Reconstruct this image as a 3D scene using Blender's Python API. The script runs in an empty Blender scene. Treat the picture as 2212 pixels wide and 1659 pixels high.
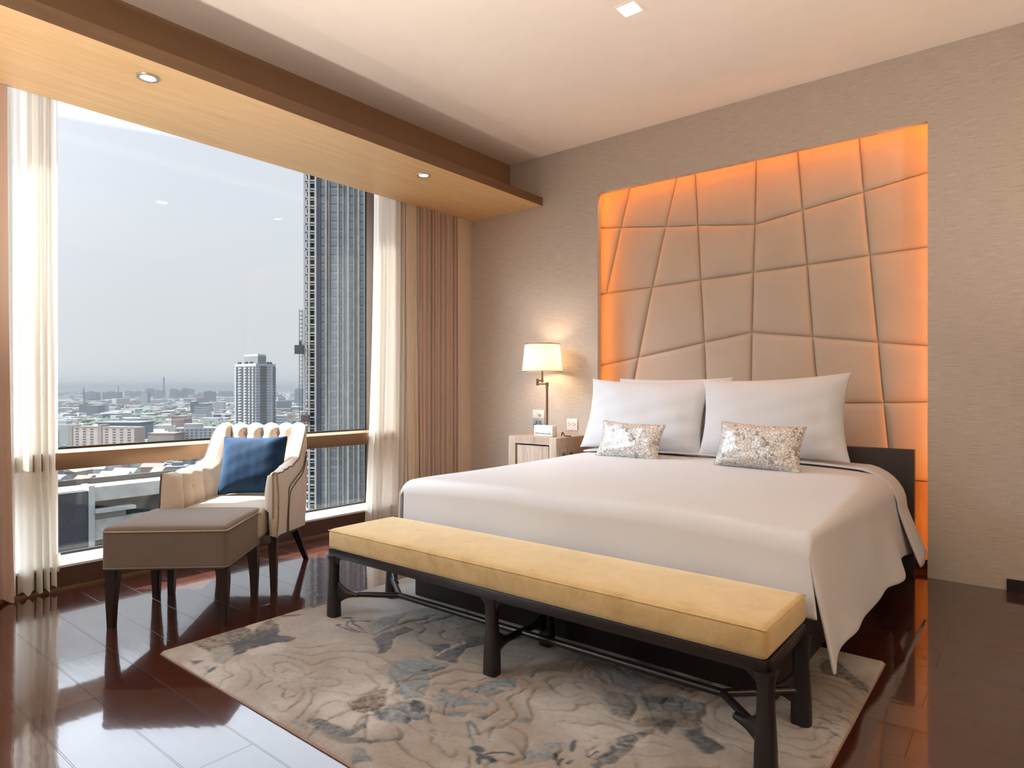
import bpy, bmesh, math, random
import numpy as np
from mathutils import Vector, Matrix
random.seed(7); RNG = np.random.default_rng(7)
S = bpy.context.scene
COL = S.collection
PI = math.pi
# ------------------------------------------------------------------ camera
H = 1.1; F = 1394.0; HOR = 838.0; TH = math.atan(1126/1394)
CAM = np.array([0, -4.023*H, H])
DV = np.array([-math.sin(TH), math.cos(TH), 0.]); RV = np.array([math.cos(TH), math.sin(TH), 0.]); UV = np.array([0, 0, 1.])
cd = bpy.data.cameras.new('camera'); cam = bpy.data.objects.new('camera', cd); COL.objects.link(cam)
cd.sensor_width = 36; cd.lens = F/2212*36; cd.shift_y = (HOR-829.5)/2212; cd.clip_end = 30000; cd.clip_start = .05
cam.location = CAM; cam.rotation_euler = (PI/2, 0, TH); S.camera = cam
def P(px, dep, z=0.):
    q = CAM + DV*dep + RV*(px-1106)/F*dep
    return Vector((q[0], q[1], z))
def floor_pt(x, y):
    v = DV + RV*(x-1106)/F + UV*(HOR-y)/F
    t = -CAM[2]/v[2]; q = CAM+v*t
    return q[0], q[1]
def wall_pt(x, y, Y):
    v = DV + RV*(x-1106)/F + UV*(HOR-y)/F
    t = (Y-CAM[1])/v[1]; q = CAM+v*t
    return q[0], q[2]
# ------------------------------------------------------------------ materials
def srgb(r, g, b):
    f = lambda c: (c/255/12.92) if c/255 <= .04045 else ((c/255+.055)/1.055)**2.4
    return (f(r), f(g), f(b), 1)
class NT:
    def __init__(s, name):
        s.m = bpy.data.materials.new(name); s.m.use_nodes = True; s.t = s.m.node_tree
        s.b = s.t.nodes['Principled BSDF']; s.out = s.t.nodes['Material Output']
    def n(s, typ, **kw):
        nd = s.t.nodes.new(typ)
        for k, v in kw.items():
            if k in nd.inputs.keys(): nd.inputs[k].default_value = v
            else: setattr(nd, k, v)
        return nd
    def l(s, a, b): s.t.links.new(a, b)
    def coord(s, scale=(1, 1, 1), rot=(0, 0, 0), kind='Object'):
        tc = s.n('ShaderNodeTexCoord'); mp = s.n('ShaderNodeMapping')
        mp.inputs['Scale'].default_value = scale; mp.inputs['Rotation'].default_value = rot
        s.l(tc.outputs[kind], mp.inputs['Vector']); return mp.outputs['Vector']
    def noise(s, scale=(1, 1, 1), size=5., detail=4., rough=.6, kind='Object', rot=(0, 0, 0), dist=0.):
        t = s.n('ShaderNodeTexNoise'); s.l(s.coord(scale, rot, kind), t.inputs['Vector'])
        t.inputs['Scale'].default_value = size; t.inputs['Detail'].default_value = detail
        t.inputs['Roughness'].default_value = rough; t.inputs['Distortion'].default_value = dist
        return t.outputs['Fac']
    def ramp(s, fac, *stops):
        r = s.n('ShaderNodeValToRGB'); e = r.color_ramp.elements
        while len(e) < len(stops): e.new(.5)
        for i, (p, c) in enumerate(stops): e[i].position = p; e[i].color = c
        s.l(fac, r.inputs['Fac']); return r.outputs['Color']
    def mix(s, fac, a, b, mode='MIX'):
        m = s.n('ShaderNodeMix'); m.data_type = 'RGBA'; m.blend_type = mode
        for so, v in ((m.inputs[0], fac), (m.inputs[6], a), (m.inputs[7], b)):
            if hasattr(v, 'is_linked'): s.l(v, so)
            else: so.default_value = v
        return m.outputs[2]
    def math(s, op, a, b=0.):
        m = s.n('ShaderNodeMath'); m.operation = op
        for so, v in ((m.inputs[0], a), (m.inputs[1], b)):
            if hasattr(v, 'is_linked'): s.l(v, so)
            else: so.default_value = v
        return m.outputs[0]
    def bump(s, h, strength=.3, dist=.002):
        b = s.n('ShaderNodeBump'); b.inputs['Strength'].default_value = strength; b.inputs['Distance'].default_value = dist
        s.l(h, b.inputs['Height']); s.l(b.outputs['Normal'], s.b.inputs['Normal'])
    def color(s, c):
        if hasattr(c, 'is_linked'): s.l(c, s.b.inputs['Base Color'])
        else: s.b.inputs['Base Color'].default_value = c
    def set(s, **kw):
        for k, v in kw.items(): s.b.inputs[k.replace('_', ' ')].default_value = v
        return s
def shade(c, k): return (min(1, c[0]*k), min(1, c[1]*k), min(1, c[2]*k), 1)
def plain(name, c, rough=.5, metal=0., var=.12, size=8., scale=(1, 1, 1), bump=0., bsize=60., bscale=None, bdist=.002, coat=0., spec=.5, sheen=0.):
    m = NT(name)
    m.color(m.ramp(m.noise(scale, size), (.3, shade(c, 1-var)), (.7, shade(c, 1+var))))
    m.set(Roughness=rough, Metallic=metal, Coat_Weight=coat, Specular_IOR_Level=spec, Sheen_Weight=sheen)
    if bump: m.bump(m.noise(bscale or scale, bsize, 3), bump, bdist)
    return m.m
def weave(name, c, size=900., var=.25, rough=.85, bump=.5, sheen=.2, stretch=3.):
    m = NT(name)
    a = m.noise((stretch, 1, stretch), size/4, 2); b = m.noise((1, stretch, 1), size/4, 2)
    s = m.math('ADD', a, b); s = m.math('MULTIPLY', s, .5)
    big = m.noise((1, 1, 1), 7, 3)
    k = m.ramp(s, (.36, shade(c, 1-var)), (.62, shade(c, 1+var)))
    m.color(m.mix(.5, k, m.ramp(big, (.3, shade(c, .9)), (.7, shade(c, 1.1)))))
    m.bump(s, bump, .002); m.set(Roughness=rough, Sheen_Weight=sheen, Specular_IOR_Level=.2)
    return m.m
def wood(name, c, c2, axis='z', rough=.45, size=14., coat=0., stretch=18., spec=.5, bump=.15):
    sc = {'x': (1, stretch, stretch), 'y': (stretch, 1, stretch), 'z': (stretch, stretch, 1)}[axis]
    m = NT(name)
    g = m.noise(sc, size/6, 6, .65, dist=.6)
    m.color(m.ramp(g, (.3, c), (.7, c2))); m.bump(g, bump, .001)
    m.set(Roughness=rough, Coat_Weight=coat, Specular_IOR_Level=spec)
    return m.m
MAT = {}
def wallpaper():
    m = NT('grasscloth wallpaper')
    g = m.noise((3, 3, 150), 3.2, 6, .75); h = m.noise((110, 110, 6), 4, 3, .6); g2 = m.noise((1, 1, 1), 1.3, 2)
    s = m.math('ADD', m.math('MULTIPLY', g, .82), m.math('MULTIPLY', h, .18))
    c = m.ramp(s, (.36, (.37, .32, .272, 1)), (.5, (.53, .465, .405, 1)), (.66, (.66, .59, .525, 1)))
    m.color(c); m.bump(s, .35, .002); m.set(Roughness=.75, Specular_IOR_Level=.25); return m.m
MAT['wallpaper'] = wallpaper()
MAT['ceiling'] = plain('warm ceiling paint', (.86, .78, .70, 1), .9, var=.02)
MAT['plaster'] = plain('beam paint', (.28, .17, .095, 1), .85, var=.03)
MAT['pillar'] = plain('pillar paint', (.56, .46, .385, 1), .8, var=.03)
MAT['oak'] = wood('light oak veneer', (.58, .36, .165, 1), (.70, .46, .23, 1), 'y', .45, 10, stretch=14, bump=.05)
MAT['oakdark'] = wood('dark oak edge', (.13, .068, .03, 1), (.18, .095, .042, 1), 'y', .5, 10, stretch=14)
MAT['nightoak'] = wood('washed oak', (.34, .245, .175, 1), (.53, .41, .31, 1), 'z', .5, 22, stretch=22)
MAT['ebony'] = wood('ebonised wood', (.006, .0045, .005, 1), (.016, .011, .011, 1), 'z', .36, 30, stretch=20, spec=.5)
MAT['ebonyx'] = wood('ebonised board', (.010, .007, .008, 1), (.024, .016, .016, 1), 'x', .4, 30, stretch=20)
MAT['walnut'] = wood('dark walnut', (.010, .006, .006, 1), (.026, .013, .010, 1), 'z', .35, 30, stretch=20, coat=0.)
MAT['bronze'] = plain('bronze anodised metal', (.22, .135, .075, 1), .42, .55, .08, 3, (1, .3, 1), spec=.6)
MAT['bronzedark'] = plain('dark bronze skirting', (.085, .042, .028, 1), .45, .2, .1, 3)
MAT['sill'] = plain('pale sill', (.62, .56, .52, 1), .22, 0, .05, 3, spec=.6)
MAT['post'] = plain('grey bronze post', (.30, .25, .215, 1), .5, .3, .05, 3)
MAT['gasket'] = plain('black gasket', (.012, .010, .010, 1), .6, var=.1)
MAT['black'] = plain('black lacquer', (.008, .007, .008, 1), .4, var=.1)
MAT['brass'] = plain('aged brass', (.20, .145, .085, 1), .38, .85, .1, 30)
MAT['white'] = plain('white plastic', (.80, .76, .72, 1), .4, var=.02)
MAT['grey'] = plain('grey plastic', (.38, .40, .41, 1), .4, var=.03)
MAT['holes'] = plain('dark holes', (.02, .02, .02, 1), .6)
MAT['chrome'] = plain('brushed steel ring', (.55, .5, .45, 1), .3, .8, .04)
MAT['linen'] = weave('chair linen', (.54, .47, .40, 1), 900, .32)
MAT['ottoman'] = weave('ottoman cloth', (.15, .115, .092, 1), 900, .38)
MAT['pipe'] = plain('piping cord', (.30, .235, .17, 1), .8)
MAT['darkpipe'] = plain('dark piping cord', (.09, .07, .06, 1), .8)
MAT['button'] = weave('button cloth', (.32, .24, .15, 1), 900, .3)
MAT['seat'] = weave('seat linen', (.40, .35, .28, 1), 900, .25)
def velvet_blue():
    m = NT('blue velvet'); n = m.noise((1, 1, 1), 9, 4, .6, dist=1.)
    m.color(m.ramp(n, (.25, (.0015, .007, .02, 1)), (.55, (.003, .018, .05, 1)), (.8, (.007, .036, .088, 1))))
    m.bump(m.noise((1, 1, 1), 500, 2), .3, .001); m.set(Roughness=.8, Sheen_Weight=.3, Sheen_Tint=(.2, .5, 1, 1), Specular_IOR_Level=.2); return m.m
MAT['blue'] = velvet_blue()
def velvet_gold():
    m = NT('mustard velvet'); n = m.noise((1, 1, 1), 8, 5, .7, dist=.5); w = m.noise((1, 1, 1), 420, 2)
    c = m.ramp(n, (.3, (.38, .24, .085, 1)), (.5, (.53, .36, .15, 1)), (.75, (.62, .455, .225, 1)))
    m.color(m.mix(.3, c, m.ramp(w, (.38, (.26, .15, .045, 1)), (.6, (.56, .41, .21, 1)))))
    m.bump(w, .5, .002); m.set(Roughness=.75, Sheen_Weight=.8, Sheen_Tint=(1, .9, .66, 1), Specular_IOR_Level=.2); return m.m
MAT['gold'] = velvet_gold()
def sheet():
    m = NT('white sateen'); m.color((.58, .59, .61, 1)); m.bump(m.noise((1, 1, 1), 5, 3, .5), .12, .02)
    m.set(Roughness=.5, Sheen_Weight=.2, Specular_IOR_Level=.35); return m.m
MAT['sheet'] = sheet()
def pillow_mat():
    m = NT('white pillowcase'); m.color((.58, .59, .61, 1)); m.bump(m.noise((1, 1, 2), 9, 4, .5, dist=.8), .22, .012)
    m.set(Roughness=.7, Sheen_Weight=.1, Specular_IOR_Level=.25); return m.m
MAT['pillow'] = pillow_mat()
def padded():
    m = NT('padded cream leather'); g = m.noise((1, 1, 1), 220, 3); b = m.noise((1, 1, 1), 3, 2)
    m.color(m.ramp(b, (.3, (.47, .40, .325, 1)), (.7, (.51, .44, .36, 1)))); m.bump(g, .15, .001)
    m.set(Roughness=.55, Specular_IOR_Level=.3); return m.m
MAT['padded'] = padded()
def bolster_mat():
    m = NT('silver jacquard')
    co = m.coord((1, 1, 1.0)); nz = m.n('ShaderNodeTexNoise'); m.l(co, nz.inputs['Vector']); nz.inputs['Scale'].default_value = 14
    mx = m.n('ShaderNodeMix'); mx.data_type = 'VECTOR'; mx.inputs[0].default_value = .045
    m.l(co, mx.inputs[4]); m.l(nz.outputs['Color'], mx.inputs[5])
    v = m.n('ShaderNodeTexVoronoi'); v.feature = 'DISTANCE_TO_EDGE'; v.distance = 'EUCLIDEAN'; m.l(mx.outputs[1], v.inputs['Vector']); v.inputs['Scale'].default_value = 58
    v2 = m.n('ShaderNodeTexVoronoi'); v2.distance = 'CHEBYCHEV'; m.l(mx.outputs[1], v2.inputs['Vector']); v2.inputs['Scale'].default_value = 46
    line = m.ramp(v.outputs['Distance'], (.035, (1, 1, 1, 1)), (.075, (0, 0, 0, 1)))
    cell = m.ramp(v2.outputs['Color'], (.10, (.20, .19, .185, 1)), (.17, (.56, .54, .51, 1)), (.6, (.70, .68, .65, 1)), (.95, (.52, .50, .47, 1)))
    m.color(m.mix(line, cell, (.24, .225, .21, 1)))
    m.set(Roughness=.42, Metallic=.25, Specular_IOR_Level=.5, Sheen_Weight=.1); return m.m
MAT['bolster'] = bolster_mat()
def cloth_trans(name, c, tr, see, fold=0.):
    m = NT(name); d = m.n('ShaderNodeBsdfDiffuse'); d.inputs['Color'].default_value = c
    t = m.n('ShaderNodeBsdfTranslucent'); t.inputs['Color'].default_value = c
    x = m.n('ShaderNodeBsdfTransparent'); a = m.n('ShaderNodeMixShader'); a.inputs[0].default_value = tr
    m.l(d.outputs[0], a.inputs[1]); m.l(t.outputs[0], a.inputs[2])
    b = m.n('ShaderNodeMixShader'); b.inputs[0].default_value = see
    m.l(a.outputs[0], b.inputs[1]); m.l(x.outputs[0], b.inputs[2]); m.l(b.outputs[0], m.out.inputs['Surface']); return m.m
MAT['sheer'] = cloth_trans('white voile', (.86, .84, .80, 1), .38, .03)
MAT['lining'] = cloth_trans('cream lining', (.90, .82, .70, 1), .5, 0.)
MAT['drape'] = cloth_trans('taupe drape cloth', (.54, .43, .355, 1), .12, 0.)
MAT['drapeleft'] = cloth_trans('rose taupe drape cloth', (.50, .36, .29, 1), .08, 0.)
MAT['shadecloth'] = cloth_trans('lamp shade cloth', (.92, .86, .76, 1), .75, 0.)
def glass():
    m = NT('window glass'); t = m.n('ShaderNodeBsdfTransparent'); t.inputs['Color'].default_value = (.985, .99, .99, 1)
    g = m.n('ShaderNodeBsdfGlossy'); g.inputs['Roughness'].default_value = .02; g.inputs['Color'].default_value = (.9, .95, 1, 1)
    lw = m.n('ShaderNodeLayerWeight'); lw.inputs['Blend'].default_value = .5
    f = m.math('POWER', lw.outputs['Facing'], 4.); f = m.math('MULTIPLY', f, .45); f = m.math('ADD', f, .02)
    mx = m.n('ShaderNodeMixShader'); m.l(f, mx.inputs[0]); m.l(t.outputs[0], mx.inputs[1]); m.l(g.outputs[0], mx.inputs[2])
    m.l(mx.outputs[0], m.out.inputs['Surface']); return m.m
MAT['glass'] = glass()
def emit(name, c, st):
    m = NT(name); e = m.n('ShaderNodeEmission'); e.inputs['Color'].default_value = c; e.inputs['Strength'].default_value = st
    m.l(e.outputs[0], m.out.inputs['Surface']); return m.m
MAT['bulb'] = emit('lit lamp', (1, .86, .64, 1), 9)
MAT['led'] = emit('orange led tape', (1, .40, .12, 1), 5)
def floor_mat():
    m = NT('dark lacquered planks')
    tc = m.n('ShaderNodeTexCoord'); mp = m.n('ShaderNodeMapping'); mp.inputs['Location'].default_value = (0.3, 3.572, 0)
    m.l(tc.outputs['Object'], mp.inputs['Vector'])
    br = m.n('ShaderNodeTexBrick'); m.l(mp.outputs[0], br.inputs['Vector']); br.offset = .37; br.offset_frequency = 2
    br.inputs['Scale'].default_value = 1; br.inputs['Brick Width'].default_value = 1.15; br.inputs['Row Height'].default_value = .196
    br.inputs['Mortar Size'].default_value = .003; br.inputs['Mortar Smooth'].default_value = .3
    br.inputs['Color1'].default_value = (.036, .0098, .006, 1); br.inputs['Color2'].default_value = (.060, .017, .0095, 1); br.inputs['Mortar'].default_value = (.012, .005, .004, 1)
    g = m.noise((1.6, 22, 1), 3, 6, .65, dist=.5)
    c = m.mix(.6, br.outputs['Color'], m.ramp(g, (.3, (.028, .008, .0055, 1)), (.7, (.065, .019, .010, 1))))
    c = m.mix(br.outputs['Fac'], c, (.012, .005, .004, 1)); m.color(c)
    sc = m.noise((3, 60, 1), 2.2, 5, .7, rot=(0, 0, .35)); n2 = m.noise((1, 1, 1), 6, 4)
    r = m.math('ADD', m.math('MULTIPLY', n2, .12), m.math('MULTIPLY', sc, .10)); r = m.math('ADD', r, .035)
    m.l(r, m.b.inputs['Roughness'])
    hgt = m.math('SUBTRACT', m.math('MULTIPLY', m.noise((.8, 4, 1), 4, 2), .25), m.math('MULTIPLY', br.outputs['Fac'], 1.1))
    m.bump(hgt, .4, .003); m.l(m.b.inputs['Normal'].links[0].from_socket, m.b.inputs['Coat Normal'])
    cr = m.math('ADD', m.math('MULTIPLY', m.noise((2, 45, 1), 2.6, 6, .75, rot=(0, 0, -.3)), .085), .0); m.l(cr, m.b.inputs['Coat Roughness'])
    m.set(Specular_IOR_Level=.2, Coat_Weight=1., Coat_IOR=1.58); return m.m
MAT['floor'] = floor_mat()
def rug_mat():
    m = NT('carved wool rug'); a = m.n('ShaderNodeVertexColor'); a.layer_name = 'pattern'
    f = m.noise((1, 1, 1), 260, 3, .7); g = m.noise((1, 1, 1), 26, 3)
    c = m.mix(.35, a.outputs['Color'], m.ramp(f, (.3, (.55, .55, .55, 1)), (.7, (1.35, 1.35, 1.35, 1))), 'MULTIPLY')
    m.color(c); m.bump(m.math('ADD', f, g), .6, .006); m.set(Roughness=.95, Sheen_Weight=.25, Specular_IOR_Level=.1); return m.m
MAT['rug'] = rug_mat()
MAT['rugedge'] = plain('rug binding', (.30, .20, .16, 1), .9)
# ------------------------------------------------------------------ geometry helpers
def link(o, parent=None):
    COL.objects.link(o)
    if parent is not None: o.parent = parent
    return o
def mesh(name, verts, faces, mats, parent=None, smooth=True, angle=35, midx=None):
    me = bpy.data.meshes.new(name); me.from_pydata([tuple(v) for v in verts], [], faces)
    for m in (mats if isinstance(mats, (list, tuple)) else [mats]): me.materials.append(m)
    if midx is not None: me.polygons.foreach_set('material_index', midx)
    if smooth:
        me.polygons.foreach_set('use_smooth', [True]*len(me.polygons)); me.set_sharp_from_angle(angle=math.radians(angle))
    me.update(); return link(bpy.data.objects.new(name, me), parent)
def bmobj(name, bm, mats, parent=None, smooth=True, angle=35):
    bmesh.ops.recalc_face_normals(bm, faces=bm.faces)
    me = bpy.data.meshes.new(name); bm.to_mesh(me); bm.free()
    for m in (mats if isinstance(mats, (list, tuple)) else [mats]): me.materials.append(m)
    if smooth:
        me.polygons.foreach_set('use_smooth', [True]*len(me.polygons)); me.set_sharp_from_angle(angle=math.radians(angle))
    return link(bpy.data.objects.new(name, me), parent)
def addbox(bm, lo, hi, bev=0., seg=2, mat=None):
    c = [(a+b)/2 for a, b in zip(lo, hi)]; s = [b-a for a, b in zip(lo, hi)]
    r = bmesh.ops.create_cube(bm, size=1); vs = r['verts']
    for v in vs: v.co = Vector((c[0]+v.co.x*s[0], c[1]+v.co.y*s[1], c[2]+v.co.z*s[2]))
    if mat is not None:
        for v in vs: v.co = mat @ v.co
    if bev > 0:
        es = list({e for v in vs for e in v.link_edges})
        bmesh.ops.bevel(bm, geom=es, offset=bev, segments=seg, affect='EDGES', profile=.5)
def box(name, lo, hi, mat, parent=None, bev=0., seg=2):
    bm = bmesh.new(); addbox(bm, lo, hi, bev, seg); return bmobj(name, bm, mat, parent, smooth=bev > 0)
def boxes(name, lst, mat, parent=None, bev=0.):
    bm = bmesh.new()
    for lo, hi in lst: addbox(bm, lo, hi, bev)
    return bmobj(name, bm, mat, parent, smooth=bev > 0)
def parts(name, lst, mat, parent, bev=0., limit=100):
    for lo, hi in lst[:limit]: box(name, lo, hi, mat, parent, bev)
    if lst[limit:]:
        o = boxes(name, lst[limit:], mat, parent, bev); o['kind'] = 'stuff'
def addtube(bm, pts, rad, n=10, closed=False):
    pts = [Vector(p) for p in pts]; rings = []; up = Vector((0, 0, 1)); N = len(pts)
    for i, p in enumerate(pts):
        a = pts[i-1] if (i or closed) else pts[i]; b = pts[(i+1) % N] if (i < N-1 or closed) else pts[i]
        t = (b-a).normalized(); x = t.cross(up)
        if x.length < 1e-3: x = t.cross(Vector((1, 0, 0)))
        x.normalize(); y = x.cross(t); r = rad[i] if hasattr(rad, '__len__') else rad
        rings.append([bm.verts.new(p+x*math.cos(2*PI*k/n)*r+y*math.sin(2*PI*k/n)*r) for k in range(n)])
    for i in range(N if closed else N-1):
        A, B = rings[i], rings[(i+1) % N]
        for k in range(n): bm.faces.new((A[k], A[(k+1) % n], B[(k+1) % n], B[k]))
    if not closed: bm.faces.new(rings[0][::-1]); bm.faces.new(rings[-1])
def tube(name, pts, rad, mat, parent=None, n=10, closed=False):
    bm = bmesh.new(); addtube(bm, pts, rad, n, closed); return bmobj(name, bm, mat, parent, angle=60)
def lathe(name, prof, mat, parent=None, n=32, loc=(0, 0, 0), cap=True):
    bm = bmesh.new(); rings = []
    for r, z in prof: rings.append([bm.verts.new((loc[0]+r*math.cos(2*PI*k/n), loc[1]+r*math.sin(2*PI*k/n), loc[2]+z)) for k in range(n)])
    for A, B in zip(rings, rings[1:]):
        for k in range(n): bm.faces.new((A[k], A[(k+1) % n], B[(k+1) % n], B[k]))
    if cap: bm.faces.new(rings[0][::-1]); bm.faces.new(rings[-1])
    return bmobj(name, bm, mat, parent, angle=40)
def empty(name, loc, rz, label, cat, group=None):
    o = bpy.data.objects.new(name, None); o.location = loc; o.rotation_euler = (0, 0, rz); o.empty_display_size = .1; link(o)
    return tag(o, label, cat, group)
def tag(o, label, cat, group=None, kind=None):
    o['label'] = label; o['category'] = cat
    if group: o['group'] = group
    if kind: o['kind'] = kind
    return o
def struct(o, label, cat): return tag(o, label, cat, None, 'structure')
def copy_tree(o, parent=None):
    c = o.copy(); COL.objects.link(c)
    if parent is not None: c.parent = parent
    for ch in [x for x in bpy.data.objects if x.parent is o]: copy_tree(ch, c)
    return c
def catmull(pts, n=8):
    pts = [np.array(p, float) for p in pts]; out = []
    for i in range(len(pts)-1):
        p0 = pts[max(i-1, 0)]; p1 = pts[i]; p2 = pts[i+1]; p3 = pts[min(i+2, len(pts)-1)]
        for k in range(n):
            t = k/n; out.append(.5*((2*p1)+(-p0+p2)*t+(2*p0-5*p1+4*p2-p3)*t*t+(-p0+3*p1-3*p2+p3)*t**3))
    out.append(pts[-1]); return out
def sstep(a, b, x):
    t = np.clip((x-a)/(b-a), 0, 1); return t*t*(3-2*t)
def gridfaces(nu, nv, base=0, wrap=False):
    f = []
    for i in range(nu-1):
        for j in range(nv if wrap else nv-1):
            a = base+i*nv+j; b = base+i*nv+(j+1) % nv; c = base+(i+1)*nv+(j+1) % nv; d = base+(i+1)*nv+j
            f.append((a, b, c, d))
    return f
# ================================================================== ROOM
XW = -4.14
CEIL = 3.066
struct(box('floor', (-4.45, -7, -.06), (1.6, .3, 0), MAT['floor']), 'glossy dark red brown plank floor of the bedroom', 'floor')
struct(box('ceiling', (-3.62, -7, CEIL), (1.6, .3, CEIL+.1), MAT['ceiling']), 'warm cream painted bedroom ceiling', 'ceiling')
NL, NR, NTP = -2.698, -.477, 2.65
wb = boxes('wall_back', [((-4.45, 0, 0), (NL, .05, CEIL)), ((NR, 0, 0), (1.6, .05, CEIL)), ((NL, 0, NTP), (NR, .05, CEIL)), ((-4.45, .235, 0), (1.6, .30, CEIL))], MAT['wallpaper'])
struct(wb, 'taupe grasscloth wall behind the bed with a lit niche', 'wall')
struct(box('wall_right', (1.6, -7, 0), (1.7, .3, CEIL+.1), MAT['wallpaper']), 'taupe wallpapered wall on the right side of the room', 'wall')
struct(box('wall_front', (-4.45, -7.1, 0), (1.7, -7, CEIL+.1), MAT['wallpaper']), 'taupe wallpapered wall opposite the bed', 'wall')
struct(boxes('wall_left', [((-4.5, -7, -.06), (XW, -6.8, 3.3)), ((-4.5, -5.0, -.06), (XW, -3.78, 3.3)), ((-4.5, -6.8, -.06), (XW, -5.0, .12)), ((-4.5, -6.8, 3.2), (XW, -5.0, 3.3)), ((-4.5, -.72, -.06), (-4.2, .3, 3.3)), ((-4.5, -3.78, 3.2), (-4.38, -.72, 3.3)), ((-4.5, -3.78, -.3), (-4.36, -.72, .10))], MAT['pillar']), 'outer wall around the big window', 'wall')
struct(box('trim_1', (-4.2, -.187, 0), (-4.06, 0, 2.66), MAT['pillar']), 'narrow painted pier in the corner beside the brown drape', 'pier')
# ceiling beam with oak pelmet board
struct(box('trim_2', (-3.94, -7, 2.70), (-3.598, 0, 3.2), MAT['plaster']), 'deep painted ceiling beam along the window side', 'beam')
so = box('trim_3', (-4.085, -7, 2.645), (-3.24, 0, 2.715), MAT['oak'])
so.data.materials.append(MAT['oakdark'])
for p in so.data.polygons:
    if p.normal.x > .9 or p.normal.z > .9: p.material_index = 1
struct(so, 'wide oak pelmet board under the beam above the window', 'pelmet')
struct(box('trim_4', (-4.45, -7, 3.2), (-3.6, -.0, 3.28), MAT['plaster']), 'top of the curtain recess above the window', 'ceiling recess')
# plinth and sill
struct(box('baseboard_left', (-4.36, -3.78, 0), (-4.13, -.19, .118), MAT['bronzedark']), 'dark bronze plinth under the window', 'plinth')
struct(box('trim_5', (-4.40, -3.78, .118), (-4.126, -.72, .131), MAT['sill']), 'pale window sill ledge on the dark plinth', 'sill')
struct(box('trim_6', (-4.132, -3.78, 0), (-4.115, -.19, .012), MAT['bronze']), 'thin bead where plinth meets floor', 'trim')
# window
w = empty('window_1', (0, 0, 0), 0, 'floor to ceiling bronze framed window looking over the city', 'window'); w['kind'] = 'structure'
box('transom', (-4.40, -3.78, .651), (-4.13, -.72, .744), MAT['bronze'], w, .004)
parts('mullion', [((-4.42, -.955, .131), (-4.385, -.70, 3.2)), ((-4.42, -3.80, .131), (-4.385, -3.70, 3.2))], MAT['post'], w)
boxes('reveal', [((-4.40, -.86, .131), (-4.13, -.84, 3.2))], MAT['post'], w)
parts('gasket', [((-4.40, -3.7, .744), (-4.385, -.955, .757)), ((-4.40, -3.7, .131), (-4.385, -.955, .146)), ((-4.40, -.972, .131), (-4.384, -.955, .651)), ((-4.40, -.972, .744), (-4.384, -.955, 3.2))], MAT['gasket'], w)
box('pane', (-4.408, -3.72, .744), (-4.400, -.95, 3.2), MAT['glass'], w)
box('pane', (-4.408, -3.72, .131), (-4.400, -.95, .70), MAT['glass'], w)
w = empty('added_window', (0, 0, 0), 0, 'added unseen bronze framed window further along the same wall for more daylight', 'window'); w['kind'] = 'structure'  # out of view, added to let more daylight into the room
box('transom', (-4.40, -6.8, .651), (-4.13, -5.0, .744), MAT['bronze'], w, .004)
box('pane', (-4.408, -6.8, .12), (-4.400, -5.0, 3.2), MAT['glass'], w)
# black skirting pieces
struct(box('baseboard_right', (-.112, -.012, 0), (1.6, 0, .063), MAT['black']), 'black skirting at the foot of the wall right of the bed', 'skirting')
# ------------------------------------------------------------------ niche panel
PY = .205
pn = empty('upholstered_wall_panel', (-1.59, PY, .53), 0, 'tall padded cream leather panel of crooked tiles glowing orange at its edges in the niche', 'wall panel')
def w2(x, y):
    X, Z = wall_pt(1250+x/2.155, 230+y/2.155, PY-.02); return np.array([X, Z])
XL, XR, ZT, ZB = -2.86, -.36, 2.74, .532
V = {0: [(235, 380), (195, 562), (127, 870)], 1: [(455, 330), (403, 558), (340, 840), (275, 1168), (235, 1385), (200, 1560)],
     2: [(540, 313), (552, 552), (565, 806), (582, 1098), (596, 1384), (606, 1570)], 3: [(824, 250), (818, 548), (811, 770), (804, 1050), (799, 1383), (796, 1580)],
     4: [(1017, 207), (1040, 480), (1062, 735), (1088, 1072), (1115, 1383), (1132, 1580)], 5: [(1303, 143), (1325, 395), (1354, 690), (1393, 1097), (1420, 1380), (1442, 1585)]}
Hl = [(103, 565), (103, 873), (103, 1205), (103, 1388)]; Hr = [(1622, 305), (1617, 653), (1614, 1113), (1614, 1376)]
cols = {k: [w2(*p) for p in v] for k, v in V.items()}
def ext(p, q, X):      # continue line p->q to x = X
    t = (X-p[0])/(q[0]-p[0]); return p+(q-p)*t
left = [ext(cols[0][0] if i < 1 else cols[1][i+1], w2(*Hl[i]), XL) if i else ext(cols[0][1], w2(*Hl[0]), XL) for i in range(4)]
right = [ext(cols[5][i+1], w2(*Hr[i]), XR) for i in range(4)]
def topz(c, z):
    p, q = c[1], c[0]; t = (z-p[1])/(q[1]-p[1]); return p+(q-p)*t
for k in cols:
    cols[k][0] = topz(cols[k], ZT)
    if k: 
        p, q = cols[k][4], cols[k][5]; t = (ZB-p[1])/(q[1]-p[1]); cols[k][5] = p+(q-p)*t
rows = [[np.array([XL, ZT])]+[cols[k][0] for k in range(6)]+[np.array([XR, ZT])],
        [left[0]]+[cols[k][1] for k in range(6)]+[right[0]],
        [left[1]]+[cols[k][2] for k in range(6)]+[right[1]],
        [left[2], None]+[cols[k][3] for k in range(1, 6)]+[right[2]],
        [left[3], None]+[cols[k][4] for k in range(1, 6)]+[right[3]],
        [np.array([XL, ZB]), None]+[cols[k][5] for k in range(1, 6)]+[np.array([XR, ZB])]]
vs, fs = [], []; n = 15
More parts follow.
